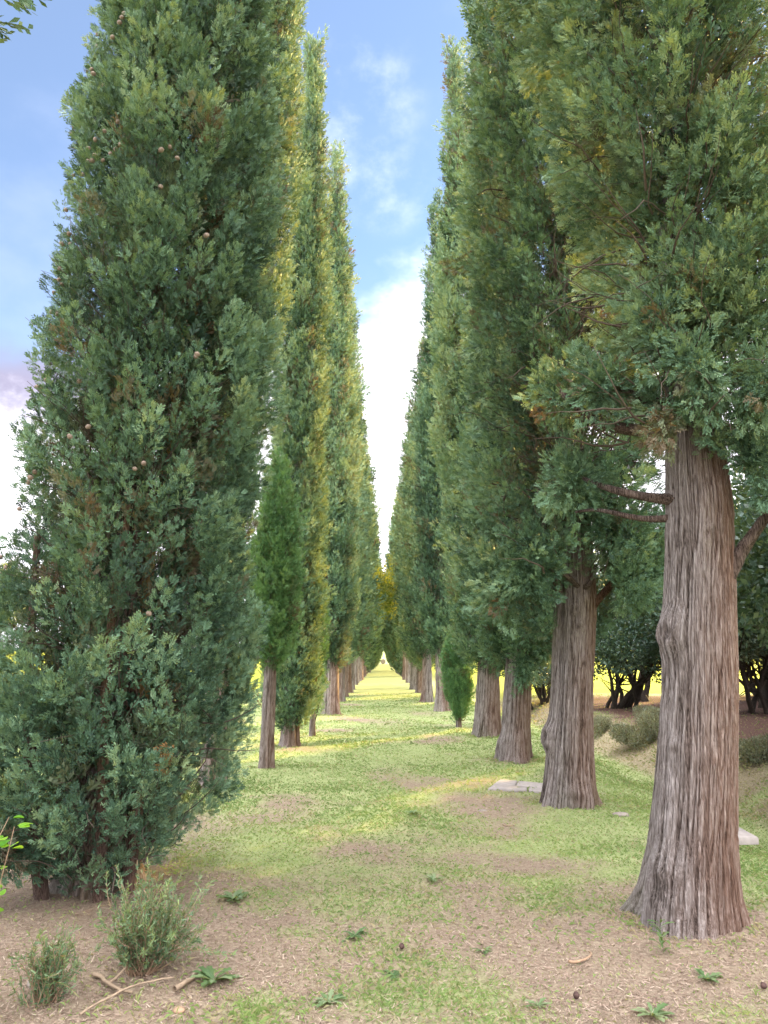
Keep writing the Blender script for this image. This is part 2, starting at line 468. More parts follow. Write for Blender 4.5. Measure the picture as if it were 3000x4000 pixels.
class Crown:
    def __init__(s, seed): s.rs = np.random.default_rng(seed); s.seed = seed; s.parts = []
    def shell(s, prof, lod, L, dens=1.0, upd=.95, outd=.5, amp=.12, gapcut=.0, gap=None, center=None, tint=.42, tvar=.17, deadp=.03, inner=.25, zcut=None, freq=1.1, bump=.55):
        """plumes over a surface of revolution; prof (z, r); center (z, dx, dy)"""
        rs = s.rs
        z = np.array([p[0] for p in prof]); r = np.array([p[1] for p in prof])
        zz = np.linspace(z[0], z[-1], 400); rr = np.interp(zz, z, r)
        if zcut: 
            m = (zz >= zcut[0]) & (zz <= zcut[1]); zz, rr = zz[m], rr[m]
        wgt = rr + .12
        area = 2 * np.pi * np.sum(wgt) * (zz[1] - zz[0])
        n = int(dens * area / (L * L * .20))
        cdf = np.cumsum(wgt) / np.sum(wgt)
        u = (np.arange(n) + rs.uniform(0, 1, n)) / n
        Z = np.interp(u, cdf, zz)
        T = (np.arange(n) * 2.399963 + rs.normal(0, .35, n)) % (2 * np.pi)
        R = np.interp(Z, z, r)
        lump = fbm(np.cos(T) * freq * 1.4 + 3, np.sin(T) * freq * 1.4, Z * freq * .8, s.seed, 2)
        fr2 = 1.15 / L
        tuft = vnoise(np.cos(T) * R * fr2 + 9, np.sin(T) * R * fr2, Z * fr2 * .55, s.seed + 2)
        R = R * (1 + amp * 2.2 * (lump - .5)) - .28 * L + bump * L * (tuft - .6)
        R = np.maximum(R, .02)
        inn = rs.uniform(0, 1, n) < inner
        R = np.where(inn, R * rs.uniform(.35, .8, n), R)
        keep = (lump > gapcut) & (tuft > .20)
        keep = keep | inn
        if gap is not None: keep &= ~gap(Z, T, R, rs)
        Z, T, R, inn, lump, tuft = (q[keep] for q in (Z, T, R, inn, lump, tuft))
        n = len(Z)
        nrm = np.stack([np.cos(T), np.sin(T), 0 * T], 1)
        D = nrm * outd + np.array([[0, 0, upd]]) + rs.normal(0, .22, (n, 3))
        c = np.zeros((n, 2))
        if center is not None:
            c[:, 0] = np.interp(Z, [q[0] for q in center], [q[1] for q in center]); c[:, 1] = np.interp(Z, [q[0] for q in center], [q[2] for q in center])
        P = nrm * R[:, None]; P[:, 2] = Z - .35 * L; P[:, :2] += c
        LL = L * rs.uniform(.75, 1.25, n)
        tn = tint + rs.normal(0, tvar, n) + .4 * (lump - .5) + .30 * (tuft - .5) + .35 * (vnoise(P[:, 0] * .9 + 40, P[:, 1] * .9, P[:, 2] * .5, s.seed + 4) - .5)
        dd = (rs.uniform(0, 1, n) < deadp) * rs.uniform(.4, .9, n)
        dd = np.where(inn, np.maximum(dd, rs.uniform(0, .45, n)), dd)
        s.parts.append(plumes_to_arrays(P, D, LL, tn, dd, lod, rs))
    def clump(s, c, rad, n, lod, L, upd=.6, outd=.8, tint=.45, tvar=.12, deadp=.03, center=None):
        rs = s.rs
        nrm = unit(rs.normal(0, 1, (n, 3)))
        P = np.array(c) + nrm * np.array(rad) * rs.uniform(.3, 1, (n, 1))
        D = nrm * outd + np.array([[0, 0, upd]]) + rs.normal(0, .2, (n, 3))
        P = P - unit(D) * L * .5
        tn = tint + rs.normal(0, tvar, n); dd = (rs.uniform(0, 1, n) < deadp) * rs.uniform(.4, .95, n)
        s.parts.append(plumes_to_arrays(P, D, L * rs.uniform(.75, 1.25, n), tn, dd, lod, rs))
    def build(s, parent, mat=None, name='crown'):
        V, F, T, D, off = [], [], [], [], 0
        for v, f, t, d in s.parts:
            V.append(v); F.append(f + off); T.append(t); D.append(d); off += len(v)
        return mesh_obj(name, np.concatenate(V), np.concatenate(F), mat or CYP, parent, {'tint': np.concatenate(T), 'dead': np.concatenate(D)})

def simple_attrs(ridge=.5, red=0., lichen=0., moss=0.):
    return dict(ridge=ridge, red=red, lichen=lichen, moss=moss)

def limb(parent, pts, r0, r1, name='branch', red=.12, seed=0):
    pts = np.asarray(pts, float)
    t = np.linspace(0, 1, 12)                        # smooth the polyline
    s = np.linspace(0, 1, len(pts))
    P = np.stack([np.interp(t, s, pts[:, i]) for i in range(3)], 1)
    for _ in range(2): P[1:-1] = (P[:-2] + 2 * P[1:-1] + P[2:]) / 4
    b = Bag(); b.tube(P, np.linspace(r0, r1, 12), 9, .35, seed)
    V = np.concatenate(b.V)
    rg = np.clip(-.05 + .42 * vnoise(V[:, 0] * 40, V[:, 1] * 40, V[:, 2] * 40, seed), 0, 1)
    return b.build(name, BARK, parent, dict(ridge=rg, red=red, lichen=0., moss=0.))

ORD = ['first', 'second', 'third', 'fourth', 'fifth', 'sixth', 'seventh', 'eighth', 'ninth', 'tenth', 'eleventh', 'twelfth', 'thirteenth',
       'fourteenth', 'fifteenth', 'sixteenth', 'seventeenth', 'eighteenth', 'nineteenth']
TENS = {20: 'twent', 30: 'thirt', 40: 'fort', 50: 'fift', 60: 'sixt'}
def ordinal(n):
    if n < 20: return ORD[n - 1]
    t, u = n // 10 * 10, n % 10
    return TENS[t] + 'ieth' if u == 0 else TENS[t] + 'y-' + ORD[u - 1]

GL, GR = 'cypresses of the left row', 'cypresses of the right row'
def tree(x, y, label, group):
    t = empty('cypress_tree', (x, y, hz(x, y)))
    return tag(t, label, 'tree', group)

# ------------------------------------------------------------------ LEFT ROW, near trees
def build_L1():
    t = tree(-2.0, 5.35, 'broad dense cypress filling the left foreground, green almost down to the bare soil', GL)
    rs = np.random.default_rng(31)
    trunk_mesh('trunk', t, [(-.1, .24), (.15, .19), (.6, .16), (3, .14), (7, .10), (13, .03)], [(0, 0, 0), (4, .05, 0), (13, .12, 0)], 96, 260, 31, depth=.009, flute=.22, strip=80, red=.25)
    stems = [((.26, -.16), (.42, -.30), .038, .5, 4.0), ((.10, -.28), (.22, -.52), .034, .1, 2.6), ((-.30, -.18), (-.46, -.44), .038, 0, 2.4)]
    for i, (a, c, r, li, h) in enumerate(stems):
        zz = np.linspace(-.08, h, 40); s = (zz / h).clip(0, 1)
        P = np.stack([a[0] + (c[0] - a[0]) * s + .03 * np.sin(zz * 2.1 + i), a[1] + (c[1] - a[1]) * s ** .7 + .03 * np.cos(zz * 1.7 + i), zz], 1)
        b = Bag(); b.tube(P, r * (1.25 - .65 * s), 14, .5, i)
        V = np.concatenate(b.V)
        rg = np.clip(.15 + .9 * (vnoise(V[:, 0] * 60, V[:, 1] * 60, V[:, 2] * 4, i) - .15), 0, 1)
        b.build('stem', BARK, t, dict(ridge=rg * .45, red=.35, lichen=li * sstep(.4, .9, V[:, 2]), moss=0.))
    # crown
    prof = [(.10, .28), (.25, .48), (.6, .74), (1.0, .86), (1.5, .87), (2.5, .84), (4, .79), (5.5, .74), (7, .67), (8, .62), (10, .52), (12, .36), (13.6, .18), (14.4, .03)]
    cen = [(0, -.02, 0), (.5, .02, 0), (1.2, .06, 0), (2.5, .14, 0), (4, .21, 0), (7, .23, 0), (14, .38, 0)]
    def gap(Z, T, R, rs):
        dth = (T + np.pi / 2 + np.pi) % (2 * np.pi) - np.pi             # angle from the camera side, + is towards the alley
        thin = np.exp(-((dth - .55) / .34) ** 2) * sstep(.5, 1.2, Z) * (1 - sstep(3.0, 4.2, Z)) * .40
        low = (1 - sstep(.3, .8, Z)) * np.exp(-((dth - .1) / .7) ** 2) * .5
        slot = np.exp(-((dth + .05) / .16) ** 2) * sstep(.5, .8, Z) * (1 - sstep(1.2, 1.7, Z)) * .35
        hole = (vnoise(T * 4, 0 * T, Z * 2.2, 9) > .76) * .45 * (np.abs(dth) < 1.2) * (Z < 4)
        return rs.uniform(0, 1, len(Z)) < np.maximum(np.maximum(np.maximum(thin, low), slot), hole)
    c = Crown(31)
    c.shell(prof, 0, .27, 1.2, gap=gap, center=cen, amp=.15, gapcut=.29, bump=.9, zcut=(0, 8.6), tint=.45, tvar=.20, inner=.36, outd=.62, freq=1.6)
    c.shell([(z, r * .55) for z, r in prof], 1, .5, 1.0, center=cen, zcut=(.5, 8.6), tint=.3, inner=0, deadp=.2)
    for k in range(60):
        z0 = rs.uniform(1.4, 8.2); a = np.pi + rs.normal(0, .3) - .25; rr = np.interp(z0, [p[0] for p in prof], [p[1] for p in prof]) + rs.uniform(-.02, .06)
        c.clump((rr * np.cos(a) + np.interp(z0, [q[0] for q in cen], [q[1] for q in cen]), rr * np.sin(a), z0 + .1), (.02, .02, .05), 1, 0, rs.uniform(.2, .32), upd=.7, outd=.1, tint=.5)
    c.shell(prof, 1, .62, 1.1, center=cen, amp=.10, zcut=(8.6, 15), tint=.40, inner=.2)
    c.clump((-.55, -.45, .35), (.28, .2, .2), 30, 0, .32, upd=.2, tint=.35, deadp=.2)
    c.build(t)
    # bare inner twigs: brown, showing through the thin side
    b = Bag()
    for i in range(520):
        z0 = rs.uniform(.15, 4.2); a = rs.uniform(-2.3, -.05)
        r0 = rs.uniform(.1, .45)
        p0 = (r0 * np.cos(a) + .05, r0 * np.sin(a), z0)
        P = wander(p0, (np.cos(a), np.sin(a), rs.uniform(.2, 1.3)), rs.uniform(.3, .75), 6, .5, .3, rs)
        b.tube(P, np.linspace(rs.uniform(.004, .009), .0015, 7), 4)
    b.build('dead_twigs', DEADTWIG, t)
    # a hanging tuft of dead tan leaves, and the round cones
    c = Crown(77); c.clump((.62, -.62, .92), (.03, .03, .08), 4, 0, .13, upd=-.6, tint=.5); 
    v, f, tt, d = c.parts[0]
    mesh_obj('dead_tuft', v, f, leaf_mat('dead_tuft', [(0, (.26, .14, .06)), (1, (.34, .20, .09))], dead=(.4, .2, .06)), t, {'tint': tt, 'dead': d * 0})
    cone = cone_mesh('cone', CONEM, .0165)
    for i in range(84):
        if i % 3 == 0 or rs.uniform() < .3:
            zc = 1.6 + 5.6 * rs.uniform() ** .8; ac = -np.pi / 2 - (rs.uniform(.25, 1.65) if rs.uniform() < .9 else -rs.uniform(0, .8))
        z0 = zc + rs.normal(0, .045); a = ac + rs.normal(0, .05)
        R = np.interp(z0, [p[0] for p in prof], [p[1] for p in prof]) * rs.uniform(.97, 1.07)
        o = cone if i == 0 else cone.copy()
        if i: COL.objects.link(o)
        o.parent = t; o.location = (R * np.cos(a) + np.interp(z0, [q[0] for q in cen], [q[1] for q in cen]), R * np.sin(a), z0 + .05)
        o.rotation_euler = rs.uniform(0, 6, 3); sc = rs.uniform(.8, 1.15); o.scale = (sc, sc, sc * 1.1)

def cone_mesh(name, mat, r):
    """a cypress cone: a ball of raised polygonal scales"""
    n = 14; m = 22
    ph = np.linspace(.02, np.pi - .02, n); th = np.linspace(0, 2 * np.pi, m, endpoint=False)
    P, T = np.meshgrid(ph, th, indexing='ij')
    bump = np.abs(np.sin(P * 3.2)) ** .5 * np.abs(np.cos(T * 2.5 + np.floor(P * 3.2 / np.pi) * 1.57)) ** .4
    R = r * (.88 + .16 * bump)
    V = np.stack([R * np.sin(P) * np.cos(T), R * np.sin(P) * np.sin(T), R * np.cos(P) * 1.12], -1).reshape(-1, 3)
    i = np.arange(n * m).reshape(n, m); j = np.roll(i, -1, 1)
    F = np.stack([i[:-1], i[1:], j[1:], j[:-1]], -1).reshape(-1, 4)
    return mesh_obj(name, V, [F, np.array([list(range(m))]), np.array([list(range((n - 1) * m, n * m))[::-1]])], mat, smooth=True)

def column_cypress(x, y, label, group, H, rmax, seed, lod=1, L=.5, z0=.15, lean=0.0, leany=0.0, trunk_r=.18, amp=.10, tint=.42, bare=None, prof=None,
                   gap=None, tk=(64, 160), base_lean=0.0, dens=1.0, gapcut=.22, deadp=.03, mat=None, red=.15, burls=(), upd=1.05, outd=.42):
    t = tree(x, y, label, group)
    if prof is None:
        prof = [(z0, rmax * .45), (z0 + .5, rmax * .8), (z0 + 1.5, rmax * .97), (H * .35, rmax), (H * .55, rmax * .86), (H * .72, rmax * .64), (H * .86, rmax * .40), (H * .95, rmax * .2), (H, .03)]
    cen = [(0, 0, 0), (2.2, base_lean, 0), (H, lean, leany)]
    trunk_mesh('trunk', t, [(-.12, trunk_r * 1.35), (.1, trunk_r * 1.12), (.5, trunk_r), (2.2, trunk_r * .84), (5, trunk_r * .62), (H * .9, .02)], cen, tk[0], tk[1], seed, depth=.010, flute=.14, strip=52, top=min(H * .8, 7), red=red, burls=burls)
    c = Crown(seed)
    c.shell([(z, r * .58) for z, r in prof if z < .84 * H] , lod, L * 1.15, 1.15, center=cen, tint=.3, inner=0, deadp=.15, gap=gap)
    c.shell(prof, lod, L, dens, upd=upd, outd=outd, amp=amp, center=cen, tint=tint, gap=gap, gapcut=gapcut, deadp=deadp)
    return t, c

build_L1()
t, c = column_cypress(-2.15, 9.5, 'tall cypress right behind the broad foreground one, its sunlit golden edge showing past it', GL, 17.0, .60, 41, 1, .42, z0=.3, lean=.42, trunk_r=.16, tint=.62,
                      prof=[(1.6, .08), (2.4, .24), (4.6, .34), (6.5, .52), (9, .66), (12, .54), (14.5, .26), (16.2, .12), (17, .03)])
c.build(t)
t, c = column_cypress(-1.72, 10.9, 'slim pale bare trunk with a small bright green crown, beside the broad foreground cypress', GL, 4.6, .40, 43, 0, .28, trunk_r=.10, tint=.55,
                      prof=[(1.45, .10), (1.7, .30), (2.2, .38), (3.0, .38), (3.7, .28), (4.2, .15), (4.6, .03)], base_lean=.03, lean=.05)
c.build(t, CYPY)
t, c = column_cypress(-1.72, 13.5, 'tall slender pointed cypress, foliage down to the ground, gold along its right edge', GL, 15.0, .57, 47, 1, .42, z0=.12, lean=.16, trunk_r=.16, tint=.62,
                      prof=[(.35, .14), (.55, .34), (1.0, .48), (2.5, .52), (6, .50), (8.5, .44), (10.5, .36), (12.5, .24), (14, .12), (15.1, .03)], dens=1.25)
for k in range(9): c.clump((.14 + .06 * math.cos(k * 2.4), .06 * math.sin(k * 2.4), 14.2 + .09 * k), (.05, .05, .08), 2, 1, .36, upd=1.3, outd=.3)
c.build(t)
t, c = column_cypress(-1.50, 15.5, 'thin young cypress with a spindly stem, right behind the slender pointed cypress', GL, 3.4, .28, 53, 1, .30, trunk_r=.055, tint=.5,
                      prof=[(.55, .08), (.9, .2), (1.6, .28), (2.5, .22), (3.4, .03)], tk=(24, 60), dens=.8)
limb(t, [(.02, 0, .15), (.10, -.02, .5), (.22, -.05, 1.0)], .014, .006)
c.build(t, CYPY)
t, c = column_cypress(-1.5, 20.9, 'tall cypress on a flared bare trunk, second pointed tip left of the sky gap', GL, 18.4, .80, 59, 1, .55, trunk_r=.21, lean=-.08, tint=.58,
                      prof=[(1.3, .2), (1.9, .58), (3, .76), (6, .78), (9, .66), (12, .50), (15, .32), (17, .16), (18.4, .03)])
c.build(t)

# ------------------------------------------------------------------ RIGHT ROW, near trees
def build_R1():
    t = tree(1.85, 4.74, 'great bare grey-brown trunk in the right foreground, its crown overhanging the top right', GR)
    lean = [(0, .02, 0), (.6, .09, 0), (1.4, .19, 0), (2.5, .29, 0), (5, .36, 0), (14, .45, 0)]
    trunk_mesh('trunk', t, [(-.12, .33), (.0, .292), (.15, .262), (.4, .242), (.8, .234), (1.4, .228), (2.0, .218), (2.6, .205), (3.2, .17), (5, .14), (9, .09)], lean, 460, 620, 71, depth=.0085, flute=.10, strip=70,
               red=.16, red_dir=-.2, top=7,
               burls=((1.72, -2.75, .10, .075), (.95, -1.55, .05, .012), (2.35, -1.75, .05, .02), (.42, -1.9, .05, .015), (.22, -2.6, .14, .05), (1.0, -2.5, .05, .015)))
    # forked limb at right and short limbs at left
    limb(t, [(.40, -.08, 2.05), (.50, -.12, 2.26), (.62, -.18, 2.42), (.80, -.25, 2.75)], .052, .026, seed=1)
    limb(t, [(.18, -.06, 2.60), (.02, .0, 2.62), (-.14, .12, 2.68), (-.32, .3, 2.80), (-.45, .5, 2.95)], .042, .014, seed=2)
    limb(t, [(.18, -.04, 2.50), (.04, .02, 2.48), (-.10, .1, 2.50), (-.30, .3, 2.62), (-.42, .45, 2.62)], .030, .010, seed=3)
    limb(t, [(.2, .0, 3.08), (-.12, .05, 3.13), (-.36, .1, 3.2), (-.6, .1, 3.45)], .05, .018, seed=5)
    limb(t, [(.14, .05, 3.3), (-.1, .1, 3.42), (-.4, .15, 3.7)], .045, .018, seed=6)
    prof = [(2.95, .22), (3.3, .40), (3.8, .52), (4.7, .68), (5.5, .86), (6.4, 1.0), (8, 1.06), (10, .98), (12.5, .62), (14.5, .25), (15.2, .03)]
    cen = [(2.9, .40, 0), (3.7, .52, 0), (4.7, .50, 0), (5.5, .42, 0), (7, .36, 0), (15, .4, 0)]
    def gap(Z, T, R, rs):
        dth = (T + np.pi / 2 + np.pi) % (2 * np.pi) - np.pi
        return (rs.uniform(0, 1, len(Z)) < .8) & (dth < -.45) & (dth > -1.5) & (Z < 3.25)
    c = Crown(71)
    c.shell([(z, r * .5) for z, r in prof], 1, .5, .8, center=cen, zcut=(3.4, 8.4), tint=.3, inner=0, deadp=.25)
    c.shell(prof, 0, .29, 1.25, gap=gap, center=cen, amp=.30, gapcut=.40, bump=.9, zcut=(0, 8.4), tint=.66, tvar=.19, upd=.35, outd=.9, inner=.28, freq=1.6, deadp=.03)
    c.shell(prof, 1, .62, 1.0, center=cen, amp=.15, zcut=(8.4, 16), tint=.5, inner=.2)
    c.clump((.50, -.38, 2.78), (.20, .14, .26), 26, 0, .26, upd=-.15, tint=.5)
    c.clump((.85, -.35, 2.75), (.28, .22, .30), 34, 0, .26, upd=.0, tint=.5)
    c.clump((.30, -.42, 4.0), (.24, .14, .42), 60, 0, .27, upd=.3, tint=.66)
    c.clump((.02, -.30, 3.75), (.2, .16, .36), 46, 0, .27, upd=.2, tint=.6)
    c.clump((.42, -.45, 4.9), (.28, .16, .42), 60, 0, .27, upd=.3, tint=.68)
    c.clump((-.28, .0, 3.45), (.22, .16, .22), 40, 0, .27, upd=.1, tint=.5)
    c.clump((-.42, .45, 2.85), (.18, .2, .26), 40, 0, .27, upd=.0, tint=.5)
    c.clump((-.50, .3, 3.5), (.2, .2, .26), 34, 0, .27, upd=.1, tint=.5)
    c.clump((.78, -.32, 2.55), (.16, .16, .2), 26, 0, .26, upd=.0, tint=.5)
    c.clump((.12, -.52, 3.35), (.20, .14, .28), 30, 0, .26, upd=-.1, tint=.6)
    c.clump((.55, -.62, 3.2), (.28, .18, .22), 32, 0, .26, upd=-.1, tint=.6)
    c.clump((.95, -.85, 4.4), (.26, .22, .45), 46, 0, .26, upd=.5, tint=.75)
    c.clump((.85, -.9, 3.7), (.22, .2, .3), 32, 0, .26, upd=.3, tint=.72)
    c.clump((-.02, -.35, 3.05), (.08, .08, .14), 8, 0, .3, upd=-.3, tint=.6, deadp=.8)
    c.build(t)
    b = Bag(); rs = np.random.default_rng(5)
    for i in range(240):
        z0 = rs.uniform(3.0, 7.5); a = rs.uniform(-np.pi * 1.1, .3); r0 = rs.uniform(.15, .6)
        P = wander((r0 * np.cos(a) + .28, r0 * np.sin(a), z0), (np.cos(a), np.sin(a), rs.uniform(-.2, .7)), rs.uniform(.3, .7), 6, .5, .1, rs)
        b.tube(P, np.linspace(rs.uniform(.004, .010), .0015, 7), 4)
    b.build('dead_twigs', DEADTWIG, t)

def build_R2():
    t = tree(2.0, 8.3, 'cypress with broken branch stubs above a thick fluted trunk, beside the stone slab', GR)
    lean = [(0, 0, 0), (1.0, .10, 0), (2.2, .22, 0), (5, .28, 0), (14, .2, 0)]
    trunk_mesh('trunk', t, [(-.12, .34), (0, .29), (.2, .265), (.6, .245), (1.2, .232), (2.2, .225), (3.0, .19), (5, .15), (9, .08)], lean, 300, 420, 83, depth=.009, flute=.17, strip=66, red=.12, red_dir=.2, top=7,
               burls=((.72, -2.95, .10, .09), (.58, -2.7, .07, .05), (.10, -1.45, .09, .06), (1.9, -1.6, .05, .03), (2.1, -1.75, .05, .03), (1.5, -1.3, .05, .02), (.85, -1.2, .05, .02)))
    limb(t, [(-.02, -.05, 2.20), (-.1, -.2, 2.25), (-.13, -.3, 2.24)], .05, .045, 'branch_stub', seed=1)
    limb(t, [(.20, -.2, 2.36), (.08, -.32, 2.44), (-.02, -.36, 2.50)], .035, .025, 'branch_stub', seed=2)
    limb(t, [(.40, -.02, 2.12), (.50, -.08, 2.26), (.62, -.1, 2.38), (.72, -.1, 2.62)], .05, .03, 'branch', seed=3, red=.8)
    limb(t, [(.02, -.08, 2.30), (-.10, -.18, 2.6), (-.12, -.2, 3.0), (-.2, -.22, 3.5)], .06, .03, seed=4)
    limb(t, [(-.02, -.04, 2.25), (-.22, -.2, 2.55), (-.3, -.3, 3.0)], .045, .02, seed=5)
    limb(t, [(.22, -.15, 2.3), (.34, -.25, 2.38), (.42, -.25, 2.6)], .035, .02, seed=6)
    rs = np.random.default_rng(8)
    for k in range(9):
        z0 = 3.2 + .33 * k; a = rs.uniform(-2.9, -.2)
        p = [(.24, 0, z0), (.24 + .4 * np.cos(a), .4 * np.sin(a), z0 + .25), (.24 + .75 * np.cos(a), .75 * np.sin(a), z0 + .65)]
        limb(t, p, .045, .015, seed=20 + k)
    prof = [(1.9, .42), (2.2, .80), (2.8, .92), (4.0, .94), (6, .88), (8, .94), (10, .96), (12, .72), (14, .35), (15, .03)]
    cen = [(1.5, .12, 0), (3, .20, 0), (14, .2, 0)]
    def gap(Z, T, R, rs):
        dth = (T + np.pi / 2 + np.pi) % (2 * np.pi) - np.pi
        front = (np.abs(dth - .02) < .45) & (Z < 2.75) & (rs.uniform(0, 1, len(Z)) < .93)
        right = (dth > .3) & (dth < 1.7) & (Z < 2.1)
        hole = np.exp(-((dth - .35) / .55) ** 2 - ((Z - 4.75) / .75) ** 2) * .85
        hole2 = np.exp(-((dth - 1.0) / .4) ** 2 - ((Z - 4.2) / .7) ** 2) * .8
        return front | right | (rs.uniform(0, 1, len(Z)) < np.maximum(hole, hole2))
    c = Crown(83)
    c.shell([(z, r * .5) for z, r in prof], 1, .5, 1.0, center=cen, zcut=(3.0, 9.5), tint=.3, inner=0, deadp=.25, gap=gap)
    c.shell(prof, 0, .34, 1.1, gap=gap, center=cen, amp=.22, gapcut=.37, bump=.85, zcut=(0, 9.5), tint=.40, upd=.6, outd=.75, inner=.22, freq=1.4, deadp=.05)
    c.shell(prof, 1, .6, 1.0, center=cen, zcut=(9.5, 15), tint=.4, inner=.2)
    c.clump((-.55, -.25, 2.4), (.35, .3, .45), 50, 0, .38, upd=.1, tint=.6)
    c.clump((-.30, -.40, 2.6), (.42, .30, .52), 70, 0, .34, upd=.0, tint=.55)
    c.clump((.75, -.45, 2.45), (.2, .2, .3), 36, 0, .34, upd=.0, tint=.6)
    c.clump((.95, -.2, 2.75), (.30, .25, .40), 55, 0, .38, upd=.1, tint=.6)
    c.clump((.60, -.45, 2.95), (.30, .22, .35), 45, 0, .38, upd=.1, tint=.55)
    c.clump((.18, -.6, 3.35), (.35, .15, .32), 50, 0, .38, upd=-.1, tint=.5)
    c.build(t)
    b = Bag()
    for i in range(900):
        hole = i < 560
        z0 = rs.uniform(3.6, 5.9) if hole else rs.uniform(2.4, 9)
        a = rs.uniform(-2.2, .5) if hole else rs.uniform(-np.pi, 0)
        r0 = rs.uniform(.2, .85)
        P = wander((r0 * np.cos(a) + .22, r0 * np.sin(a), z0), (np.cos(a) + rs.normal(0, .6), np.sin(a), rs.uniform(-.3, 1.0)), rs.uniform(.25, .7), 7, .7, .1, rs)
        b.tube(P, np.linspace(rs.uniform(.005, .014), .002, 8), 4)
    b.build('dead_twigs', DEADTWIG, t)

build_R1(); build_R2()
t, c = column_cypress(2.05, 11.72, 'cypress with a tuft of foliage hanging low over its leaning trunk, beyond the stone slab', GR, 14.6, .95, 91, 1, .46, trunk_r=.225, base_lean=.18, lean=.0, red=.2, tk=(160, 260),
                      prof=[(1.55, .30), (1.75, .58), (2.4, .78), (3.5, .82), (5, .72), (6.5, .56), (8, .46), (10.5, .38), (13, .24), (14.6, .04)], tint=.46, dens=1.2, burls=((.2, -2.9, .1, .05),), upd=.8, outd=.6)
c.clump((.15, -.30, 1.35), (.14, .10, .30), 22, 1, .34, upd=-.5, outd=.5, tint=.5)
c.clump((.50, -.25, 1.7), (.25, .2, .22), 22, 1, .36, upd=-.2, tint=.55)
c.build(t)
t, c = column_cypress(2.08, 15.15, 'tallest pointed cypress right of the sky gap, on a stout pale trunk', GR, 16.4, .90, 97, 1, .5, trunk_r=.235, base_lean=.15, lean=-.35, tk=(128, 200), red=.12,
                      prof=[(1.35, .34), (1.7, .7), (2.6, .88), (5, .92), (8, .84), (11, .64), (13.5, .31), (15.2, .17), (16.2, .11), (16.5, .04)], tint=.68, dens=1.1)
c.build(t)
t, c = column_cypress(1.76, 17.45, 'small young bright green cypress, chest-high, standing between two big trunks', GR, 2.35, .36, 101, 1, .24, trunk_r=.05, tint=.35, tk=(24, 60),
                      prof=[(.22, .08), (.4, .22), (.8, .34), (1.3, .36), (1.8, .27), (2.2, .12), (2.4, .03)], dens=1.3, amp=.3)
c.build(t, CYPY)
t, c = column_cypress(1.78, 22.3, 'tall cypress on a bare trunk just behind the chest-high young one', GR, 17.4, .92, 103, 1, .55, trunk_r=.22, base_lean=-.02, lean=.05,
                      prof=[(1.7, .3), (2.2, .62), (3.5, .78), (6, .80), (8.5, .70), (11, .54), (13.5, .36), (15.5, .2), (16.8, .1), (17.4, .03)], tint=.38)
c.build(t)

# ------------------------------------------------------------------ far trees of both rows: a few kinds, copied
KINDS = []
for k, (H, r, z0, lod, L, tr) in enumerate(((17.5, 1.0, 1.6, 1, .62, .22), (16.0, .92, 1.9, 1, .62, .20), (18.5, 1.12, 1.3, 2, .85, .23), (16.8, 1.25, 1.8, 2, .95, .21), (15.2, 1.05, .3, 2, .85, .18), (18.0, 1.35, 2.3, 2, 1.0, .22), (13.0, .62, 2.7, 2, .7, .18))):
    t = empty('cypress_tree', (0, 0, 0))
    trunk_mesh('trunk', t, [(-.12, tr * 1.35), (.15, tr * 1.1), (.6, tr), (2.2, tr * .85), (6, .05)], [(0, 0, 0), (6, .05, 0)], 40, 50, 500 + k, depth=.012, flute=.14, strip=34, red=.15)
    prof = [(z0, r * .35), (z0 + .5, r * .75), (z0 + 1.6, r), (H * .4, r), (H * .6, r * .84), (H * .76, r * .6), (H * .88, r * .38), (H * .96, r * .2), (H, .03)]
    c = Crown(500 + k); c.shell(prof, lod, L, 1.0, amp=.16, gapcut=.22, tint=.44, inner=.2, upd=.9, outd=.55, freq=.8)
    c.build(t)
    KINDS.append(t)
USED = set()
def far_tree(kind, x, y, rz, sc, label, group):
    src = KINDS[kind]
    if kind not in USED:
        USED.add(kind); o = src
    else:
        o = src.copy(); COL.objects.link(o)
        for ch in list(src.children):
            q = ch.copy(); COL.objects.link(q); q.parent = o
    o.location = (x, y, hz(x, y)); o.rotation_euler = (0, 0, rz); o.scale = (sc[0], sc[0], sc[1])
    return tag(o, label, 'tree', group)

rs = np.random.default_rng(11)
def far_row(side, xs_, start, group, first):
    y = start; n = first
    while y < 203:
        x = side * xs_(y) + rs.normal(0, .06)
        if y < 36: k = int(rs.integers(0, 2))
        elif y < 48: k = int(rs.integers(0, 4))
        else: k = int(rs.choice([2, 3, 5, 5, 3, 4], 1)[0])
        sc = (rs.uniform(.88, 1.08), rs.uniform(.9, 1.06))
        if group == GR and 40 < y < 66: k = 6
        if group == GR and y < 38: sc = (sc[0] * .88, sc[1] * .86)
        far_tree(k, x, y, rs.uniform(0, 6.28), sc, 'cypress %s from the camera in the %s row of the avenue' % (ordinal(n), 'left' if side < 0 else 'right'), group)
        n += 1
        y += rs.uniform(3.2, 3.8) if y < 100 else rs.uniform(4.2, 5.2)
far_row(-1, lambda y: 1.55 + .006 * min(y, 60), 24.0, GL, 7)
far_row(1, lambda y: 1.72, 27.4, GR, 7)
# the trees level with and behind the camera: only their overhang reaches into the picture
t, c = column_cypress(-2.25, 1.75, 'dark cypress beside the camera, only a tip of it in the top left corner', GL, 14, .85, 113, 1, .45, z0=2.2, trunk_r=.2, amp=.15, tint=.25)
c.build(t)
t, c = column_cypress(2.55, 1.3, 'cypress beside the camera, a dark fringe of it in the top right corner', GR, 14, .9, 127, 1, .5, z0=3.2, trunk_r=.24, tint=.45)
c.build(t)

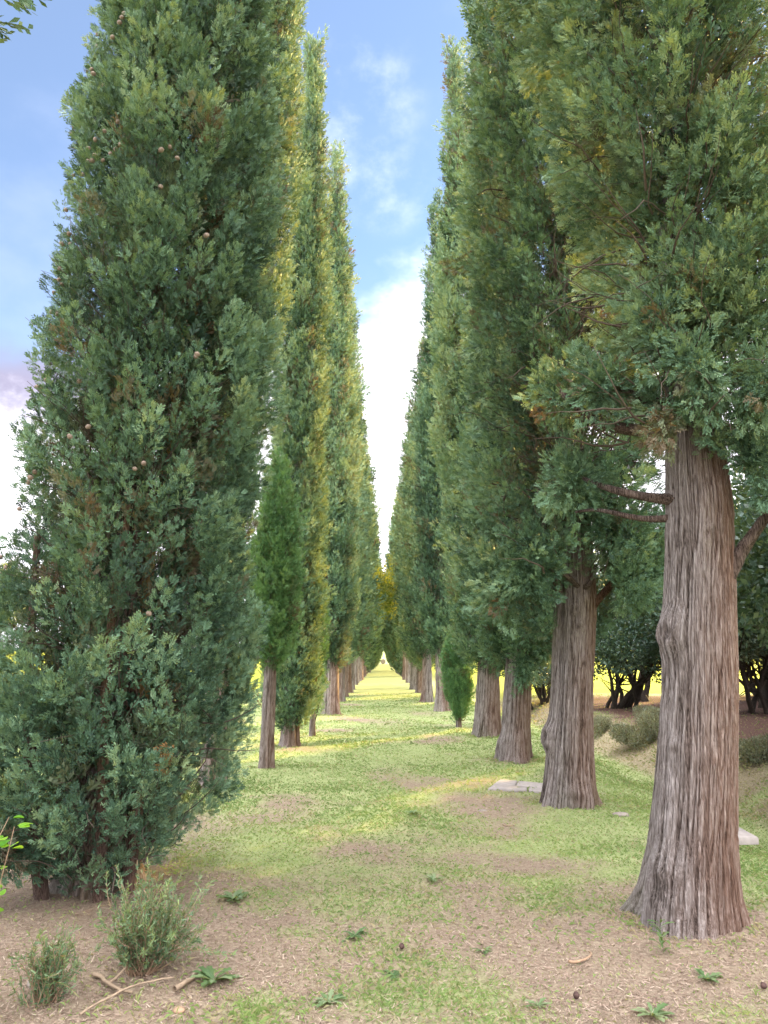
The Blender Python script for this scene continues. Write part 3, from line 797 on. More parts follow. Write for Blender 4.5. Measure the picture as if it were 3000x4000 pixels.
# ------------------------------------------------------------------ broad-leaved trees
def leaf_cloud(lumps, n, size, rs, asp=.55, tint=.4, tvar=.2, updir=.3):
    """bent leaf quads over ellipsoid lumps -> V,F,tint"""
    w = np.array([l[1][0] * l[1][2] for l in lumps]); w = w / w.sum()
    which = rs.choice(len(lumps), n, p=w)
    c = np.array([l[0] for l in lumps])[which]; r = np.array([l[1] for l in lumps])[which]
    nrm = unit(rs.normal(0, 1, (n, 3)))
    sh = rs.uniform(0, 1, (n, 1)) ** .35
    P = c + nrm * r * sh
    P = P + .10 * r * (np.stack([vnoise(P[:, 0] * 3, P[:, 1] * 3, P[:, 2] * 3, 60 + i) for i in range(3)], 1) - .5) * 2
    D = unit(nrm * .6 + rs.normal(0, .6, (n, 3)) + np.array([[0, 0, updir]]))
    M = frames(D, rs.uniform(0, 6.28, n))
    s = (size * rs.uniform(.6, 1.3, n))[:, None]
    a = P; b_ = P + M[:, :, 2] * s * .5 + M[:, :, 0] * s * asp * .5; e = P + M[:, :, 2] * s; d = P + M[:, :, 2] * s * .5 - M[:, :, 0] * s * asp * .5
    V = np.stack([a, b_, e, d], 1).reshape(-1, 3)
    lt = rs.normal(0, .12, len(lumps))[which]
    tn = np.clip(tint + lt + rs.normal(0, tvar, n), 0, 1)
    return V, np.arange(4 * n).reshape(-1, 4), np.repeat(tn, 4)

def oak(name, seed, stems, crown_c, crown_r, nl, n, size, mat, bark, tint=.4, low=0.0):
    rs = np.random.default_rng(seed)
    t = empty(name, (0, 0, 0))
    lumps = []
    for i in range(nl):
        d = unit(rs.normal(0, 1, (1, 3)))[0]; d[2] = abs(d[2]) * 1.2 - .35
        p = np.array(crown_c) + d * np.array(crown_r) * rs.uniform(.45, .85)
        q = rs.uniform(.28, .45) * np.array([crown_r[0], crown_r[1], crown_r[2] * .9])
        lumps.append((p, q))
    b = Bag()
    for i in range(stems):
        a = rs.uniform(0, 6.28); r0 = .1 + .12 * stems * rs.uniform(.3, 1) * .5
        tgt = lumps[i % nl][0]
        p0 = np.array([r0 * np.cos(a), r0 * np.sin(a), -.1]) if stems > 1 else np.array([0, 0, -.1])
        mid = p0 + (tgt - p0) * .45 + rs.normal(0, .18, 3)
        tt = np.linspace(0, 1, 14)[:, None]
        P = (1 - tt) ** 2 * p0 + 2 * tt * (1 - tt) * mid + tt ** 2 * tgt
        P += np.cumsum(rs.normal(0, .025, P.shape), 0)
        b.tube(P, np.linspace(.16 if stems < 4 else .09, .02, 14) * rs.uniform(.7, 1.3), 8, .3, i)
        for k in range(5):
            j = int(rs.integers(4, 12)); Q = wander(P[j], unit(rs.normal(0, 1, (1, 3)))[0] * np.array([1, 1, .5]) + np.array([0, 0, .5]), rs.uniform(.6, 1.5), 6, .5, .2, rs)
            b.tube(Q, np.linspace(.03, .006, 7), 5)
    b.build('trunk', bark, t, simple_attrs(.4))
    V, F, T = leaf_cloud(lumps, n, size, rs, tint=tint)
    mesh_obj('crown', V, F, mat, t, {'tint': T, 'dead': np.zeros(len(V))})
    return t

GO = 'holm oaks of the grove'
oaks = [oak('holm_oak', 201, 10, (0, 0, 2.15), (2.4, 2.2, 2.3), 19, 32000, .11, OAKL, OAKB, .35),
        oak('holm_oak', 202, 4, (0, 0, 2.35), (2.0, 1.9, 2.0), 16, 28000, .11, OAKL, OAKB, .62),
        oak('holm_oak', 203, 3, (0, 0, 3.7), (2.6, 2.6, 3.2), 18, 30000, .13, OAKL, OAKB, .22)]
OSEEN = set()
def put(protos, seen, k, x, y, rz, sc, label, cat, group):
    src = protos[k]
    if k not in seen: seen.add(k); o = src
    else:
        o = src.copy(); COL.objects.link(o)
        for ch in list(src.children):
            q = ch.copy(); COL.objects.link(q); q.parent = o
    o.location = (x, y, hz(x, y)); o.rotation_euler = (0, 0, rz)
    o.scale = (sc, sc, sc)
    return tag(o, label, cat, group)
OAKS = [(0, 8.1, 24.6, 0.3, 1.0, 'holm oak on many thin dark stems, seen between the two nearest right trunks'),
        (1, 11.6, 22.8, 1.0, 1.0, 'paler blue-green holm oak at the right edge of the photo, on a crooked forked trunk'),
        (1, 14.2, 27.6, 3.0, .95, 'holm oak on a slim forked stem, just behind the paler one at the right edge'),
        (2, 13.2, 25.2, 0.5, 1.1, 'tall dark holm oak rising above the paler one at the right edge'),
        (2, 10.4, 29.5, 2.1, 1.0, 'tall dark holm oak hidden behind the nearest right trunk'),
        (0, 5.9, 28.5, 2.0, .8, 'low holm oak glimpsed between the second and third right trunks'),
        (0, 16.5, 31.5, 4.0, 1.1, 'holm oak at the far right end of the grove'),
        (2, 17.5, 22.5, 1.5, 1.1, 'tall holm oak just outside the right edge of the photo'),
        (2, 8.3, 11.2, 5.0, 1.05, 'unseen tall holm oak added for shade, beside the ditch, just right of the photo'), (2, 10.6, 15.8, 2.6, 1.15, 'tall holm oak added for shade, just right of the photo and farther on'),  # off-frame oaks from here on are added to block the sun
        (2, 6.6, 7.4, 3.3, 1.0, 'holm oak added for shade on the ditch bank right of the photo, nearest the camera'), (2, 15.6, 24.2, 0.4, 1.1, 'holm oak added for shade in the third line, right of the photo'), (0, 18.6, 27.2, 2.4, 1.2, 'many-stemmed holm oak added for shade deep in the grove, right of the photo'), (0, 20.8, 30.8, 5.1, 1.2, 'many-stemmed holm oak added for shade across the grove, right of the photo'),
        (2, 9.4, 21.4, 2.9, 1.0, 'tall dark holm oak added for shade straight behind the great right trunk'),  # mostly hidden oak, added to keep sun patches off the path
        (2, 12.6, 12.8, 1.1, 1.2, 'holm oak added for shade deep in the grove right of the photo'), (2, 13.6, 19.0, 4.1, 1.1, 'holm oak added for shade in the second line, right of the photo'), (2, 7.4, 33.0, 4.4, .95, 'tall dark holm oak at the back of the grove, behind the many-stemmed one')]
for (k, x, y, rz, sc, lab) in OAKS:
    if sc: put(oaks, OSEEN, k, x, y, rz, sc, lab, 'tree', GO)

# sage-grey shrubs on the far bank of the ditch
def shrub(name, seed, r, n, mat, leaf=.05, stemsn=26, asp=.3, hgt=1.0):
    rs = np.random.default_rng(seed); t = empty(name, (0, 0, 0))
    lumps = [(np.array([rs.normal(0, r * .45), rs.normal(0, r * .35), r * hgt * rs.uniform(.22, .5)]), np.array([r * .45, r * .4, r * .34 * hgt])) for _ in range(9)]
    V, F, T = leaf_cloud(lumps, n, leaf, rs, asp, .5, .2, .6)
    mesh_obj('foliage', V, F, mat, t, {'tint': T, 'dead': (np.repeat(rs.uniform(0, 1, n) < .12, 4)) * .8})
    b = Bag()
    for i in range(stemsn):
        a = rs.uniform(0, 6.28); P = wander((.05 * np.cos(a), .05 * np.sin(a), -.03), (np.cos(a) * .9, np.sin(a) * .9, .8), r * rs.uniform(.6, 1.1), 6, .3, .3, rs)
        b.tube(P, np.linspace(.008, .002, 7), 4)
    b.build('stems', DEADTWIG, t)
    return t
shr = [shrub('sage_shrub', 301, .62, 9000, SAGE, .055), shrub('sage_shrub', 302, .55, 8000, SAGE, .05)]
SSEEN = set(); GS = 'grey shrubs along the ditch bank'
for (k, x, y, rz, sc, lab) in ((0, 5.75, 17.0, 0, 1.0, 'grey-green shrub on the ditch bank, seen just right of the stubby fluted trunk'),
                               (1, 6.3, 16.6, 2, 1.0, 'grey-green shrub on the ditch bank, touching the left side of the great trunk'),
                               (0, 6.3, 12.3, 4, .85, 'silvery shrub on the ditch bank at the right edge, above the small slab'),
                               (1, 5.7, 19.5, 1, .9, 'farthest grey-green shrub on the ditch bank, behind the fluted trunk'),
                               (0, 6.9, 18.5, 5, .9, 'grey-green shrub on the ditch bank behind the great trunk')):
    put(shr, SSEEN, k, x, y, rz, sc, lab, 'shrub', GS)

# trees with sunlit yellow put into the leaf colour, beyond the left row and at the tunnel of the avenue
gold = [oak('gold_lit_tree', 401, 2, (0, 0, 3.0), (2.4, 2.2, 2.2), 14, 16000, .14, GOLDL, OAKB, .5)]
GSEEN = set()
for (x, y, sc, lab) in ((-19.5, 35, 1.25, 'tree painted sunlit gold, glimpsed past the left side of the broad cypress'), (-24.5, 40, 1.4, 'tree painted sunlit gold at the left edge of the photo, farther back')):
    put(gold, GSEEN, 0, x, y, x, sc, lab, 'tree', 'golden trees beyond the left row')
arch = oak('gold_lit_tree', 402, 2, (-1.8, 0, 5.1), (1.6, 1.6, 3.2), 18, 6500, .17, GOLDL, OAKB, .28)
arch.location = (2.35, 41.2, hz(2.35, 41.2)); tag(arch, 'tree painted sunlit gold, arching over the far end of the avenue', 'tree')

# ------------------------------------------------------------------ rosemary bushes by the foreground cypress
def rosemary(x, y, seed, nst, h, spread, lab, lean=(0.3, 0), bare=.25):
    rs = np.random.default_rng(seed); t = tag(empty('rosemary_bush', (x, y, hz(x, y))), lab, 'shrub', 'rosemary bushes')
    b = Bag(); Vs, Ts = [], []
    for i in range(nst):
        a = rs.uniform(0, 6.28); s = rs.uniform(.2, 1)
        d = (np.cos(a) * spread * s + lean[0], np.sin(a) * spread * s + lean[1], 1.0)
        P = wander((rs.normal(0, .03), rs.normal(0, .03), -.02), d, h * rs.uniform(.5, 1.15), 10, .5, .1, rs)
        b.tube(P, np.linspace(.0035, .001, 11), 4)
        m = int(90 * h / .6)
        u = rs.uniform(bare * rs.uniform(.5, 1.4), 1, m)
        k = (u * 9.999).astype(int); f = (u * 10 - k)[:, None]
        p = P[k] * (1 - f) + P[np.minimum(k + 1, 10)] * f
        ax = unit(P[np.minimum(k + 1, 10)] - P[k] + 1e-6)
        D = unit(ax * .75 + unit(rs.normal(0, 1, (m, 3))) * .75)
        M = frames(D, rs.uniform(0, 6.28, m)); L = (rs.uniform(.014, .03, m))[:, None]; w = L * .13
        Vs.append(np.stack([p - M[:, :, 0] * w, p + M[:, :, 0] * w, p + D * L + M[:, :, 0] * w * .5, p + D * L - M[:, :, 0] * w * .5], 1).reshape(-1, 3))
        Ts.append(np.repeat(np.clip(.35 + .45 * (u - .5) + rs.normal(0, .14, m) + rs.normal(0, .1), 0, 1), 4))
    b.build('stems', TWIG, t)
    V = np.concatenate(Vs)
    mesh_obj('needles', V, np.arange(len(V)).reshape(-1, 4), ROSE, t, {'tint': np.concatenate(Ts), 'dead': (np.repeat(rs.uniform(0, 1, len(V) // 4) < .03, 4)) * .8})
rosemary(-1.27, 4.10, 601, 130, .50, .80, 'leaning rosemary bush beside the foot of the broad cypress', (.18, .05), .3)
rosemary(-1.62, 3.78, 602, 70, .34, .55, 'low sparse rosemary bush at the bottom left, in front of the leaning one', (.15, .1), .15)

# ------------------------------------------------------------------ weeds, vine, stones, sticks, cones
def weed(x, y, r, nleaf, seed, lab, mat=WEEDL, up=.35, tint=.5, stalk=0.0):
    rs = np.random.default_rng(seed); Vs, F, Ts, n = [], [], [], 0
    nleaf = int(nleaf * 1.6)
    for i in range(nleaf):
        a = i * 2.4 + rs.normal(0, .5); L = r * .72 * rs.uniform(.4, 1.15); w = L * rs.uniform(.13, .22)
        el = up + rs.normal(0, .18)
        k = 7; u = np.linspace(0, 1, k)
        ctr = np.stack([np.cos(a) * L * u * np.cos(el), np.sin(a) * L * u * np.cos(el), L * (np.sin(el) * u - .55 * u * u * max(np.sin(el), .2)) + .006 + (stalk * (i / nleaf))], 1)
        wid = w * np.sin(np.pi * np.clip(.08 + .9 * u, 0, 1)) ** .8 * (1 + .6 * ((np.arange(k) % 2) - .5)) * (.35 + .65 * u)
        sd = np.array([-np.sin(a), np.cos(a), .0])
        Vl = ctr + sd * wid[:, None] + np.array([0, 0, 1]) * (wid * .35)[:, None]; Vr = ctr - sd * wid[:, None] + np.array([0, 0, 1]) * (wid * .35)[:, None]
        V = np.concatenate([Vl, ctr, Vr]); j = np.arange(k - 1)
        F.append(np.concatenate([np.stack([j, j + 1, j + k + 1, j + k], 1), np.stack([j + k, j + k + 1, j + 2 * k + 1, j + 2 * k], 1)]) + n)
        Vs.append(V); n += len(V); Ts.append(np.full(len(V), np.clip(tint + rs.normal(0, .2), 0, 1)))
    o = mesh_obj('weed', np.concatenate(Vs), np.concatenate(F), mat, None, {'tint': np.concatenate(Ts), 'dead': np.zeros(n)}, True, loc=(x, y, hz(x, y) + .004))
    return tag(o, lab, 'weed', 'weeds in the grass')
W = [(1.52, 4.28, .15, 12, 'broad-leaved weed growing against the foot of the great trunk', .75, .45, .16),
     (1.62, 3.98, .13, 10, 'small weed with jagged leaves just in front of the great trunk', .4, .5, 0),
     (-.17, 4.58, .14, 14, 'dark green weed rosette left of the centre of the bare soil', .35, .3, 0),
     (-.26, 3.77, .12, 14, 'pale rosette weed near the bottom edge, right of the grass tuft', .3, .75, 0),
     (-.86, 3.98, .20, 16, 'broad clump of weed leaves at the bottom, right of the fallen sticks', .5, .55, 0),
     (.36, 5.62, .13, 14, 'bright green weed tuft in the middle of the path', .6, .6, 0),
     (-1.0, 5.15, .18, 16, 'leafy weed in the grass just beyond the leaning rosemary', .5, .5, 0),
     (.30, 7.9, .16, 14, 'weed clump farther up the path, in front of the slab', .5, .45, 0),
     (1.22, 3.62, .14, 12, 'grey-green rosette weed near the bottom edge, below the great trunk', .3, .9, 0),
     (.55, 4.35, .09, 9, 'tiny weed rosette on the bare soil right of the middle', .3, .5, 0),
     (.05, 4.05, .10, 10, 'small flat weed on the bare soil at the bottom middle', .2, .45, 0),
     (.72, 3.72, .10, 9, 'pale small weed at the bottom, below the curved stick', .3, .85, 0)]
for i, (x, y, r, n, lab, up, ti, st) in enumerate(W): weed(x, y, r, n, 700 + i, lab, up=up, tint=ti, stalk=st)

def vine():
    """a leafy shoot at the left edge"""
    t = tag(empty('leafy_vine', (-1.86, 3.55, hz(-1.86, 3.55))), 'bright green leafy shoot at the left edge in front of the broad cypress', 'plant')
    rs = np.random.default_rng(9); b = Bag(); Vs, F, n = [], [], 0
    for s in range(8):
        P = wander((-.04 + rs.normal(0, .04), rs.normal(0, .04), -.02), (.02 + .008 * s, .0, 1), .55 + .05 * s, 9, .2, 0, rs)
        b.tube(P, np.linspace(.005, .0015, 10), 5)
        for k in range(2, 10):
            for q in range(2):
                a = rs.uniform(0, 6.28); d = unit(np.array([[np.cos(a), np.sin(a), rs.uniform(-.3, .4)]]))[0]
                M = frames(d[None], np.array([rs.uniform(-.5, .5)]))[0]; L = rs.uniform(.04, .075)
                u = np.linspace(0, 1, 6); w = .42 * L * np.sin(np.pi * (.1 + .85 * u)) ** .7
                c = P[k] + d * (.02 + u[:, None] * L) + M[:, 1] * (.1 * L * np.sin(u * 3))[:, None]
                V = np.concatenate([c + M[:, 0] * w[:, None], c - M[:, 0] * w[:, None]]); j = np.arange(5)
                F.append(np.stack([j, j + 1, j + 7, j + 6], 1) + n); Vs.append(V); n += 12
    b.build('stem', TWIG, t)
    V = np.concatenate(Vs); mesh_obj('leaves', V, np.concatenate(F), VINEL, t, {'tint': np.repeat(rs.uniform(0, 1, len(V) // 12), 12), 'dead': np.zeros(len(V))})
vine()

def stick(x, y, a, L, r, lab, fork=0, mat=PALEWOOD, seed=0, bend=.5):
    rs = np.random.default_rng(seed); b = Bag()
    P = wander((0, 0, r + .006), (math.cos(a), math.sin(a), .04), L, 9, bend, 0, rs); P[:, 2] = np.maximum(P[:, 2], .7 * r) * .6 + .008
    b.tube(P, np.linspace(r, r * .55, 10), 7, .3, seed)
    for k in range(fork):
        Q = wander(P[4 + k], (math.cos(a + 1.0 - 1.7 * k), math.sin(a + 1.0 - 1.7 * k), .15), L * .55, 6, bend, 0, rs)
        Q[:, 2] = np.maximum(Q[:, 2], .006)
        b.tube(Q, np.linspace(r * .7, r * .3, 7), 6)
    o = b.build('fallen_stick', mat, None); o.location = (x, y, hz(x, y) + .004)
    tag(o, lab, 'stick', 'fallen sticks')
stick(-1.48, 4.02, -.35, .34, .011, 'pale bent stick lying below the leaning rosemary bush', 1, seed=3)
stick(-1.38, 3.62, .95, .46, .006, 'long thin forked stick at the bottom left', 1, seed=4)
stick(-1.02, 3.86, 1.1, .24, .014, 'short thick broken stick right of the bent one', 0, seed=5)
stick(.98, 4.18, -.5, .24, .008, 'curved grey stick on the soil left of the great trunk', 0, TWIG, 6, .8)
stick(.55, 4.42, 1.2, .12, .006, 'short upright-looking pale twig on the bare soil, middle right', 0, seed=7)
stick(1.15, 7.35, .4, .12, .010, 'little pale wood chip in front of the fluted trunk', 0, seed=8)

def stone(x, y, s, seed, lab, mat=STONE):
    n, m = 10, 14; ph = np.linspace(.03, np.pi - .03, n); th = np.linspace(0, 2 * np.pi, m, endpoint=False)
    P, T = np.meshgrid(ph, th, indexing='ij')
    X, Y, Z = np.sin(P) * np.cos(T), np.sin(P) * np.sin(T), np.cos(P)
    R = .75 + .5 * fbm(X * 1.3 + 5, Y * 1.3, Z * 1.3, seed, 3)
    V = np.stack([X * R * s[0], Y * R * s[1], Z * R * s[2]], -1).reshape(-1, 3)
    i = np.arange(n * m).reshape(n, m); j = np.roll(i, -1, 1)
    F = np.stack([i[:-1], i[1:], j[1:], j[:-1]], -1).reshape(-1, 4)
    o = mesh_obj('stone', V, [F, np.array([list(range(m))]), np.array([list(range((n - 1) * m, n * m))[::-1]])], mat, smooth=True, loc=(x, y, hz(x, y) + s[2] * .35))
    tag(o, lab, 'stone', 'stones on the ground')
stone(2.42, 7.75, (.09, .06, .03), 1, 'flat pale stone in the grass right of the fluted trunk')
stone(-1.72, 3.95, (.06, .05, .035), 2, 'tan stone at the bottom left, behind the low rosemary')
stone(-.95, 3.70, (.03, .022, .014), 3, 'small reddish stone below the short thick stick', TWIG)
stone(1.05, 8.05, (.05, .03, .012), 4, 'flat stone chip on the bare soil left of the fluted trunk')

c0 = None
for i, (x, y, lab) in enumerate(((.92, 3.80, 'dark old cypress cone on the soil at the bottom, right of the middle'), (1.86, 3.88, 'dark old cypress cone on the soil right below the great trunk'),
                                 (.1, 4.4, 'dark old cypress cone right of the dark weed rosette'))):
    if c0 is None: c0 = cone_mesh('cypress_cone', DARKCONE, .015); o = c0
    else: o = c0.copy(); COL.objects.link(o)
    o.location = (x, y, hz(x, y) + .02); o.rotation_euler = (i * 1.3, i, i * 2.1)
    tag(o, lab, 'cone', 'fallen cypress cones')

# ------------------------------------------------------------------ paving slabs
def slab(corners, lab, cells, th=.05):
    """irregular flags set flush in the lawn, with open joints"""
    c = np.array(corners, float); ctr = c.mean(0)
    z = max(hz(*p) for p in c) + .004
    t = tag(empty('stone_slab', (ctr[0], ctr[1], z)), lab, 'paving slab', 'stone slabs in the lawn')
    q = c - ctr
    def uv(u, v):
        return (q[0] * (1 - u) * (1 - v) + q[1] * u * (1 - v) + q[2] * u * v + q[3] * (1 - u) * v)
    for k, (u0, v0, u1, v1) in enumerate(cells):
        g = .012; P = [uv(u0 + g, v0 + g), uv(u1 - g, v0 + g), uv(u1 - g, v1 - g), uv(u0 + g, v1 - g)]
        r = np.random.default_rng(k); ins = .94
        pc = np.mean(P, 0)
        top = [(*(pc + (p - pc) * ins), .018 + r.normal(0, .002)) for p in P]; rim = [(*p, .008) for p in P]; bot = [(*p, -th) for p in P]
        V = np.array(top + rim + bot); F = [[0, 1, 2, 3]]
        for a in range(4):
            b = (a + 1) % 4
            F += [[4 + a, 4 + b, b, a], [8 + a, 8 + b, 4 + b, 4 + a]]
        mesh_obj('flagstone', V, np.array(F), SLAB, t)
slab([(1.27, 9.28), (2.02, 8.98), (2.08, 9.62), (1.54, 9.98)], 'pale stone slab of several flags, lying left of the fluted trunk', [(0, 0, .62, .45), (.62, 0, 1, .45), (0, .45, .4, 1), (.4, .45, 1, 1)])
slab([(3.05, 7.12), (3.52, 7.15), (3.54, 7.55), (3.2, 7.6)], 'small pale slab in the grass at the right edge, past the great trunk', [(0, 0, 1, 1)])

# ------------------------------------------------------------------ hay bale at the end of the avenue
def bale():
    r, w, n = .72, 1.2, 40; a = np.linspace(0, 2 * np.pi, n, endpoint=False)
    rings = [(-.5, .60), (-.5, .92), (-.46, 1.0), (-.2, 1.01), (.2, 1.0), (.46, 1.0), (.5, .92), (.5, .60)]
    V = []
    for (yy, rr) in rings:
        k = rr * r * (1 + .03 * (vnoise(np.cos(a) * 3 + 9, np.sin(a) * 3, np.full(n, yy * 4), 4) - .5))
        V.append(np.stack([np.cos(a) * k, np.full(n, yy * w), np.sin(a) * k + r], 1))
    V = np.concatenate(V); i = np.arange(len(rings) * n).reshape(-1, n); j = np.roll(i, -1, 1)
    F = np.stack([i[:-1], j[:-1], j[1:], i[1:]], -1).reshape(-1, 4)
    o = mesh_obj('hay_bale', V, [F, np.array([list(range(n))[::-1]]), np.array([list(range(7 * n, 8 * n))])], HAY, smooth=True, loc=(-.25, 206, hz(-.25, 206) - .04))
    tag(o, 'round grey hay bale at the far end of the avenue', 'hay bale')
bale()

# ------------------------------------------------------------------ grass and litter: nobody could count them
def scatter_blades(name, n, box, hgt, wid, seed, lab_mat, litter=False, dens=None):
    rs = np.random.default_rng(seed)
    k = 4 if not litter else 2
    x = rs.uniform(box[0], box[1], n * k)
    u = rs.uniform(0, 1, n * k); y0, y1 = box[2], box[3]
    y = 1 / (1 / y0 + u * (1 / y1 - 1 / y0))                # denser close by, as it shows larger
    g, d, dk, n2 = cover(x, y)
    p = (1 - g) * .9 + .1 if litter else g * .85 + d * .75 + .10
    if litter: p = p * (1 - .5 * d)
    inside = np.abs(x) < .60 * y + .8
    keep = (rs.uniform(0, 1, n * k) < p) & inside
    x, y, d, g = x[keep][:n], y[keep][:n], d[keep][:n], g[keep][:n]
    m = len(x)
    if not litter:
        for (tx, ty, tr) in ((1.87, 4.74, .36), (2.0, 8.3, .34), (2.05, 11.72, .33), (2.08, 15.15, .33), (-1.72, 10.9, .2), (-1.72, 13.5, .24), (-1.5, 20.9, .3)):
            q = 260; a_ = rs.uniform(0, 6.28, q); rr = tr + np.abs(rs.normal(0, .07, q)) - .03
            on = vnoise(a_ * 1.6, 0 * a_, 0 * a_ + tx * 9, 15) > .42
            x = np.concatenate([x, (tx + rr * np.cos(a_))[on]]); y = np.concatenate([y, (ty + rr * np.sin(a_))[on]])
            d = np.concatenate([d, np.full(on.sum(), .35)]); g = np.concatenate([g, np.full(on.sum(), .6)])
        m = len(x)
    z = height(x, y) + .03 * (fbm(x * 9, y * 9, 0 * x, 77, 3) - .5) * (1 - sstep(12, 30, y))
    P = np.stack([x, y, z], 1)
    a = rs.uniform(0, 6.28, m); s = (1 + .045 * np.maximum(y - 4, 0))
    if litter:
        L = rs.uniform(.008, .034, m) * np.minimum(s, 2.2) * np.where(rs.uniform(0, 1, m) < .03, 1.8, 1); w = rs.uniform(.0009, .0026, m) * s
        D = unit(np.stack([np.cos(a), np.sin(a), rs.normal(0, .22, m)], 1)); S = np.stack([-np.sin(a), np.cos(a), rs.normal(0, .3, m)], 1)
        P[:, 2] += rs.uniform(.002, .010, m)
        q = [P - S * w[:, None], P + S * w[:, None], P + D * L[:, None] + S * (w * .6)[:, None], P + D * L[:, None] - S * (w * .6)[:, None]]
        t = np.clip(.5 + rs.normal(0, .28, m), 0, 1); dd = np.zeros(m)
        bleach = rs.uniform(0, 1, m) < .04; t[bleach] = 1
    else:
        tall = vnoise(x * 1.7, y * 1.7, 0 * x, 88)
        L = hgt * rs.uniform(.5, 1.3, m) * (.55 + .9 * tall) * (1 + .8 * d) * np.minimum(s, 2.0); w = wid * rs.uniform(.6, 1.2, m) * s
        le = rs.normal(0, .55, (m, 2))
        D = unit(np.stack([le[:, 0], le[:, 1], np.ones(m)], 1)); S = np.stack([np.cos(a), np.sin(a), 0 * a], 1)
        mid = P + D * (L * .55)[:, None]; tip = P + unit(D + np.stack([le[:, 0] * .9, le[:, 1] * .9, -.25 * np.ones(m)], 1)) * L[:, None]
        q = [P - S * w[:, None], P + S * w[:, None], mid + S * (w * .8)[:, None], tip]
        t = np.clip(.42 + rs.normal(0, .16, m) + .6 * (vnoise(x * .8, y * .8, 0 * x, 91) - .5), 0, 1)
        dd = np.where(rs.uniform(0, 1, m) < .16 + .7 * d + .25 * (1 - g), rs.uniform(.5, 1, m), 0)
    V = np.stack(q, 1).reshape(-1, 3)
    o = mesh_obj(name, V, np.arange(4 * m).reshape(-1, 4), lab_mat, None, {'tint': np.repeat(t, 4), 'dead': np.repeat(dd, 4)})
    tag(o, kind='stuff')
    return o
tag(scatter_blades('grass', 190000, (-9, 12, 3.0, 34), .030, .0015, 1, GRASSM), 'short patchy lawn grass of the avenue', 'grass')
tag(scatter_blades('needle_litter', 150000, (-6, 9, 3.0, 16), 0, 0, 2, LITTER, True), 'dry needles and chips on bare soil', 'litter')

# ------------------------------------------------------------------ light and sky
SUN_AZ, SUN_EL = 42.0, 20.0            # azimuth from +Y (view direction) towards +X
w = bpy.data.worlds.new('World'); scene.world = w; w.use_nodes = True
nt = w.node_tree; b = NB(nt)
bg = nt.nodes['Background']; wout = nt.nodes['World Output']
sky = b.n('ShaderNodeTexSky', sky_type='NISHITA'); sky.sun_disc = False
sky.sun_elevation = rad(SUN_EL); sky.sun_rotation = rad(SUN_AZ); sky.altitude = 100; sky.air_density = 1.0; sky.dust_density = .4; sky.ozone_density = 3.0
co = b.n('ShaderNodeTexCoord').outputs['Generated']
sep = b.n('ShaderNodeSeparateXYZ'); b.link(co, sep.inputs[0])
def dirv(px, py):
    f = 1536.; p = math.atan(316 / 1536); u = (px - 829.5) / f; v = -(py - 1106) / f
    return Vector((u, math.cos(p) - v * math.sin(p), math.sin(p) + v * math.cos(p))).normalized()
def blob(d, w0, w1):
    dp = b.n('ShaderNodeVectorMath', operation='DOT_PRODUCT'); b.link(co, dp.inputs[0]); dp.inputs[1].default_value = d
    mr = b.n('ShaderNodeMapRange', interpolation_type='SMOOTHSTEP'); b.link(dp.outputs['Value'], mr.inputs['Value'])
    mr.inputs['From Min'].default_value = math.cos(rad(w0)); mr.inputs['From Max'].default_value = math.cos(rad(w1)); return mr.outputs[0]
def srange(v, a, c):
    mr = b.n('ShaderNodeMapRange', interpolation_type='SMOOTHSTEP'); b.link(v, mr.inputs['Value'])
    mr.inputs['From Min'].default_value = a; mr.inputs['From Max'].default_value = c; return mr.outputs[0]
nz1 = b.noise(b.mapping(co, (1, 1, 1.6)), 3.2, 6, .55); nz2 = b.noise(b.mapping(co, (1, 1, 1.3)), 11, 6, .6)
# bank of cloud low in front, broken wisps higher, and an added unseen bright cloud overhead and behind, lifting the shade
h = b.math('ADD', sep.outputs['Z'], b.math('MULTIPLY', b.math('SUBTRACT', nz1, .5), .42))
h = b.math('SUBTRACT', h, b.math('MULTIPLY', sep.outputs['X'], .10))
bank = b.math('SUBTRACT', 1.0, srange(h, .36, .47))
wb = b.math('MAXIMUM', blob(dirv(775, 225), 5.5, 1), blob(dirv(835, 395), 4.5, .5))
wisp = b.math('MULTIPLY', wb, srange(b.math('ADD', b.math('MULTIPLY', nz2, .7), b.math('MULTIPLY', nz1, .3)), .40, .72))
veil = b.math('ADD', b.math('MULTIPLY', srange(nz1, .38, .70), .25), .20)
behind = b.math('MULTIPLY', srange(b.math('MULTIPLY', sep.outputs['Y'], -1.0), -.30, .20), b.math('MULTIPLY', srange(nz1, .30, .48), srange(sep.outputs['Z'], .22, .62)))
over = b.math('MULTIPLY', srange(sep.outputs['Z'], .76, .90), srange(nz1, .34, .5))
m1 = b.math('MAXIMUM', bank, b.math('MULTIPLY', wisp, .34))
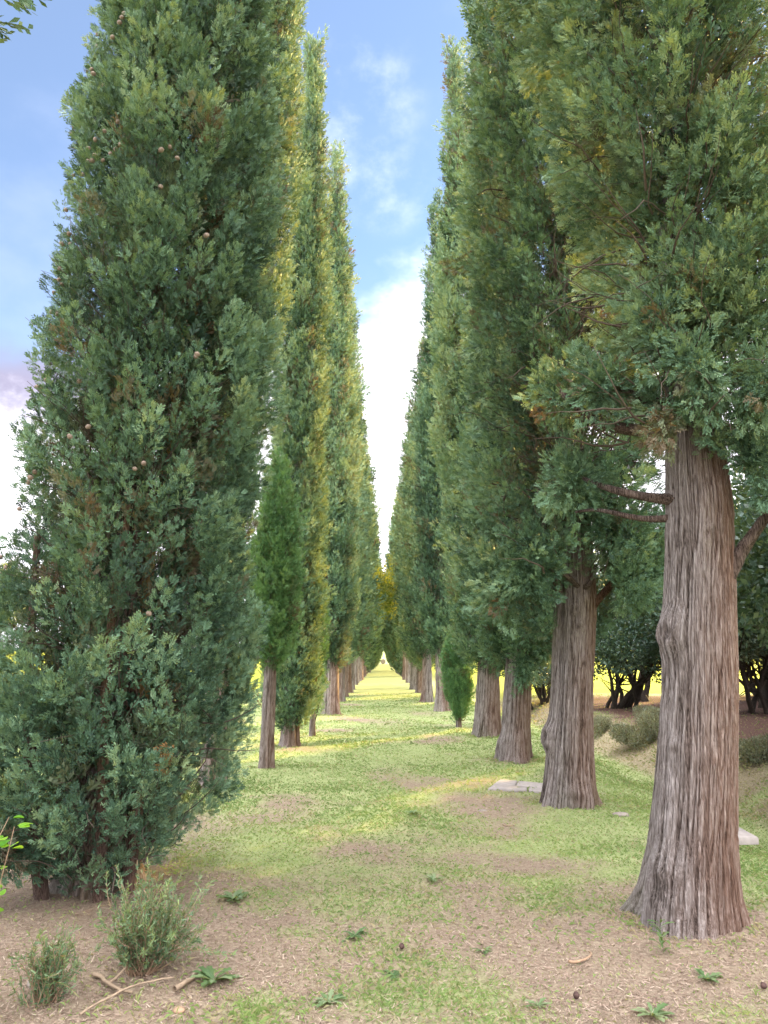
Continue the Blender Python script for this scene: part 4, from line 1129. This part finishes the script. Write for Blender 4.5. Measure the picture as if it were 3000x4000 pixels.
fill_cloud = b.math('MAXIMUM', behind, over)
skyc = b.n('ShaderNodeMix', data_type='RGBA', blend_type='MULTIPLY'); skyc.inputs[0].default_value = 1
b.link(sky.outputs[0], skyc.inputs[6]); skyc.inputs[7].default_value = (.80, .93, 1.0, 1)
SKYB = .09
front = b.mix(veil, skyc.outputs[2], (3.5, 3.9, 5.0))
lav = b.math('MULTIPLY', srange(b.math('MULTIPLY', sep.outputs['X'], -1.0), .22, .36), srange(b.math('ADD', sep.outputs['Z'], b.math('MULTIPLY', nz2, .2)), .34, .44))
bankc = b.mix(lav, (8.6, 8.4, 9.2), (2.1, 2.0, 2.75))
front = b.mix(m1, front, bankc)
allc = b.mix(fill_cloud, front, (31.0, 30.6, 30.6))
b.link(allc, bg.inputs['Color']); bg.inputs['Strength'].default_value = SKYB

sd = bpy.data.lights.new('sun', 'SUN'); sd.energy = 5.0; sd.angle = rad(.5); sd.color = (1.0, .71, .24)
so = bpy.data.objects.new('sun', sd); COL.objects.link(so)
dirs = Vector((math.sin(rad(SUN_AZ)) * math.cos(rad(SUN_EL)), math.cos(rad(SUN_AZ)) * math.cos(rad(SUN_EL)), math.sin(rad(SUN_EL))))
so.rotation_euler = dirs.to_track_quat('Z', 'Y').to_euler()

# ------------------------------------------------------------------ camera
cd = bpy.data.cameras.new('camera'); cam = bpy.data.objects.new('camera', cd); COL.objects.link(cam)
cd.sensor_fit = 'VERTICAL'; cd.sensor_height = 36; cd.lens = 25.0; cd.clip_end = 3000; cd.clip_start = .05
cam.location = (0, 0, 1.6); cam.rotation_euler = (rad(90) + math.atan(316 / 1536), 0, 0)
scene.camera = cam

scene.view_settings.view_transform = 'Standard'; scene.view_settings.look = 'None'
scene.view_settings.exposure = 1.75; scene.view_settings.gamma = 1.0; scene.view_settings.use_curve_mapping = False
scene.cycles.max_bounces = 6; scene.cycles.diffuse_bounces = 2; scene.cycles.glossy_bounces = 2; scene.cycles.transmission_bounces = 4
scene.cycles.use_denoising = True
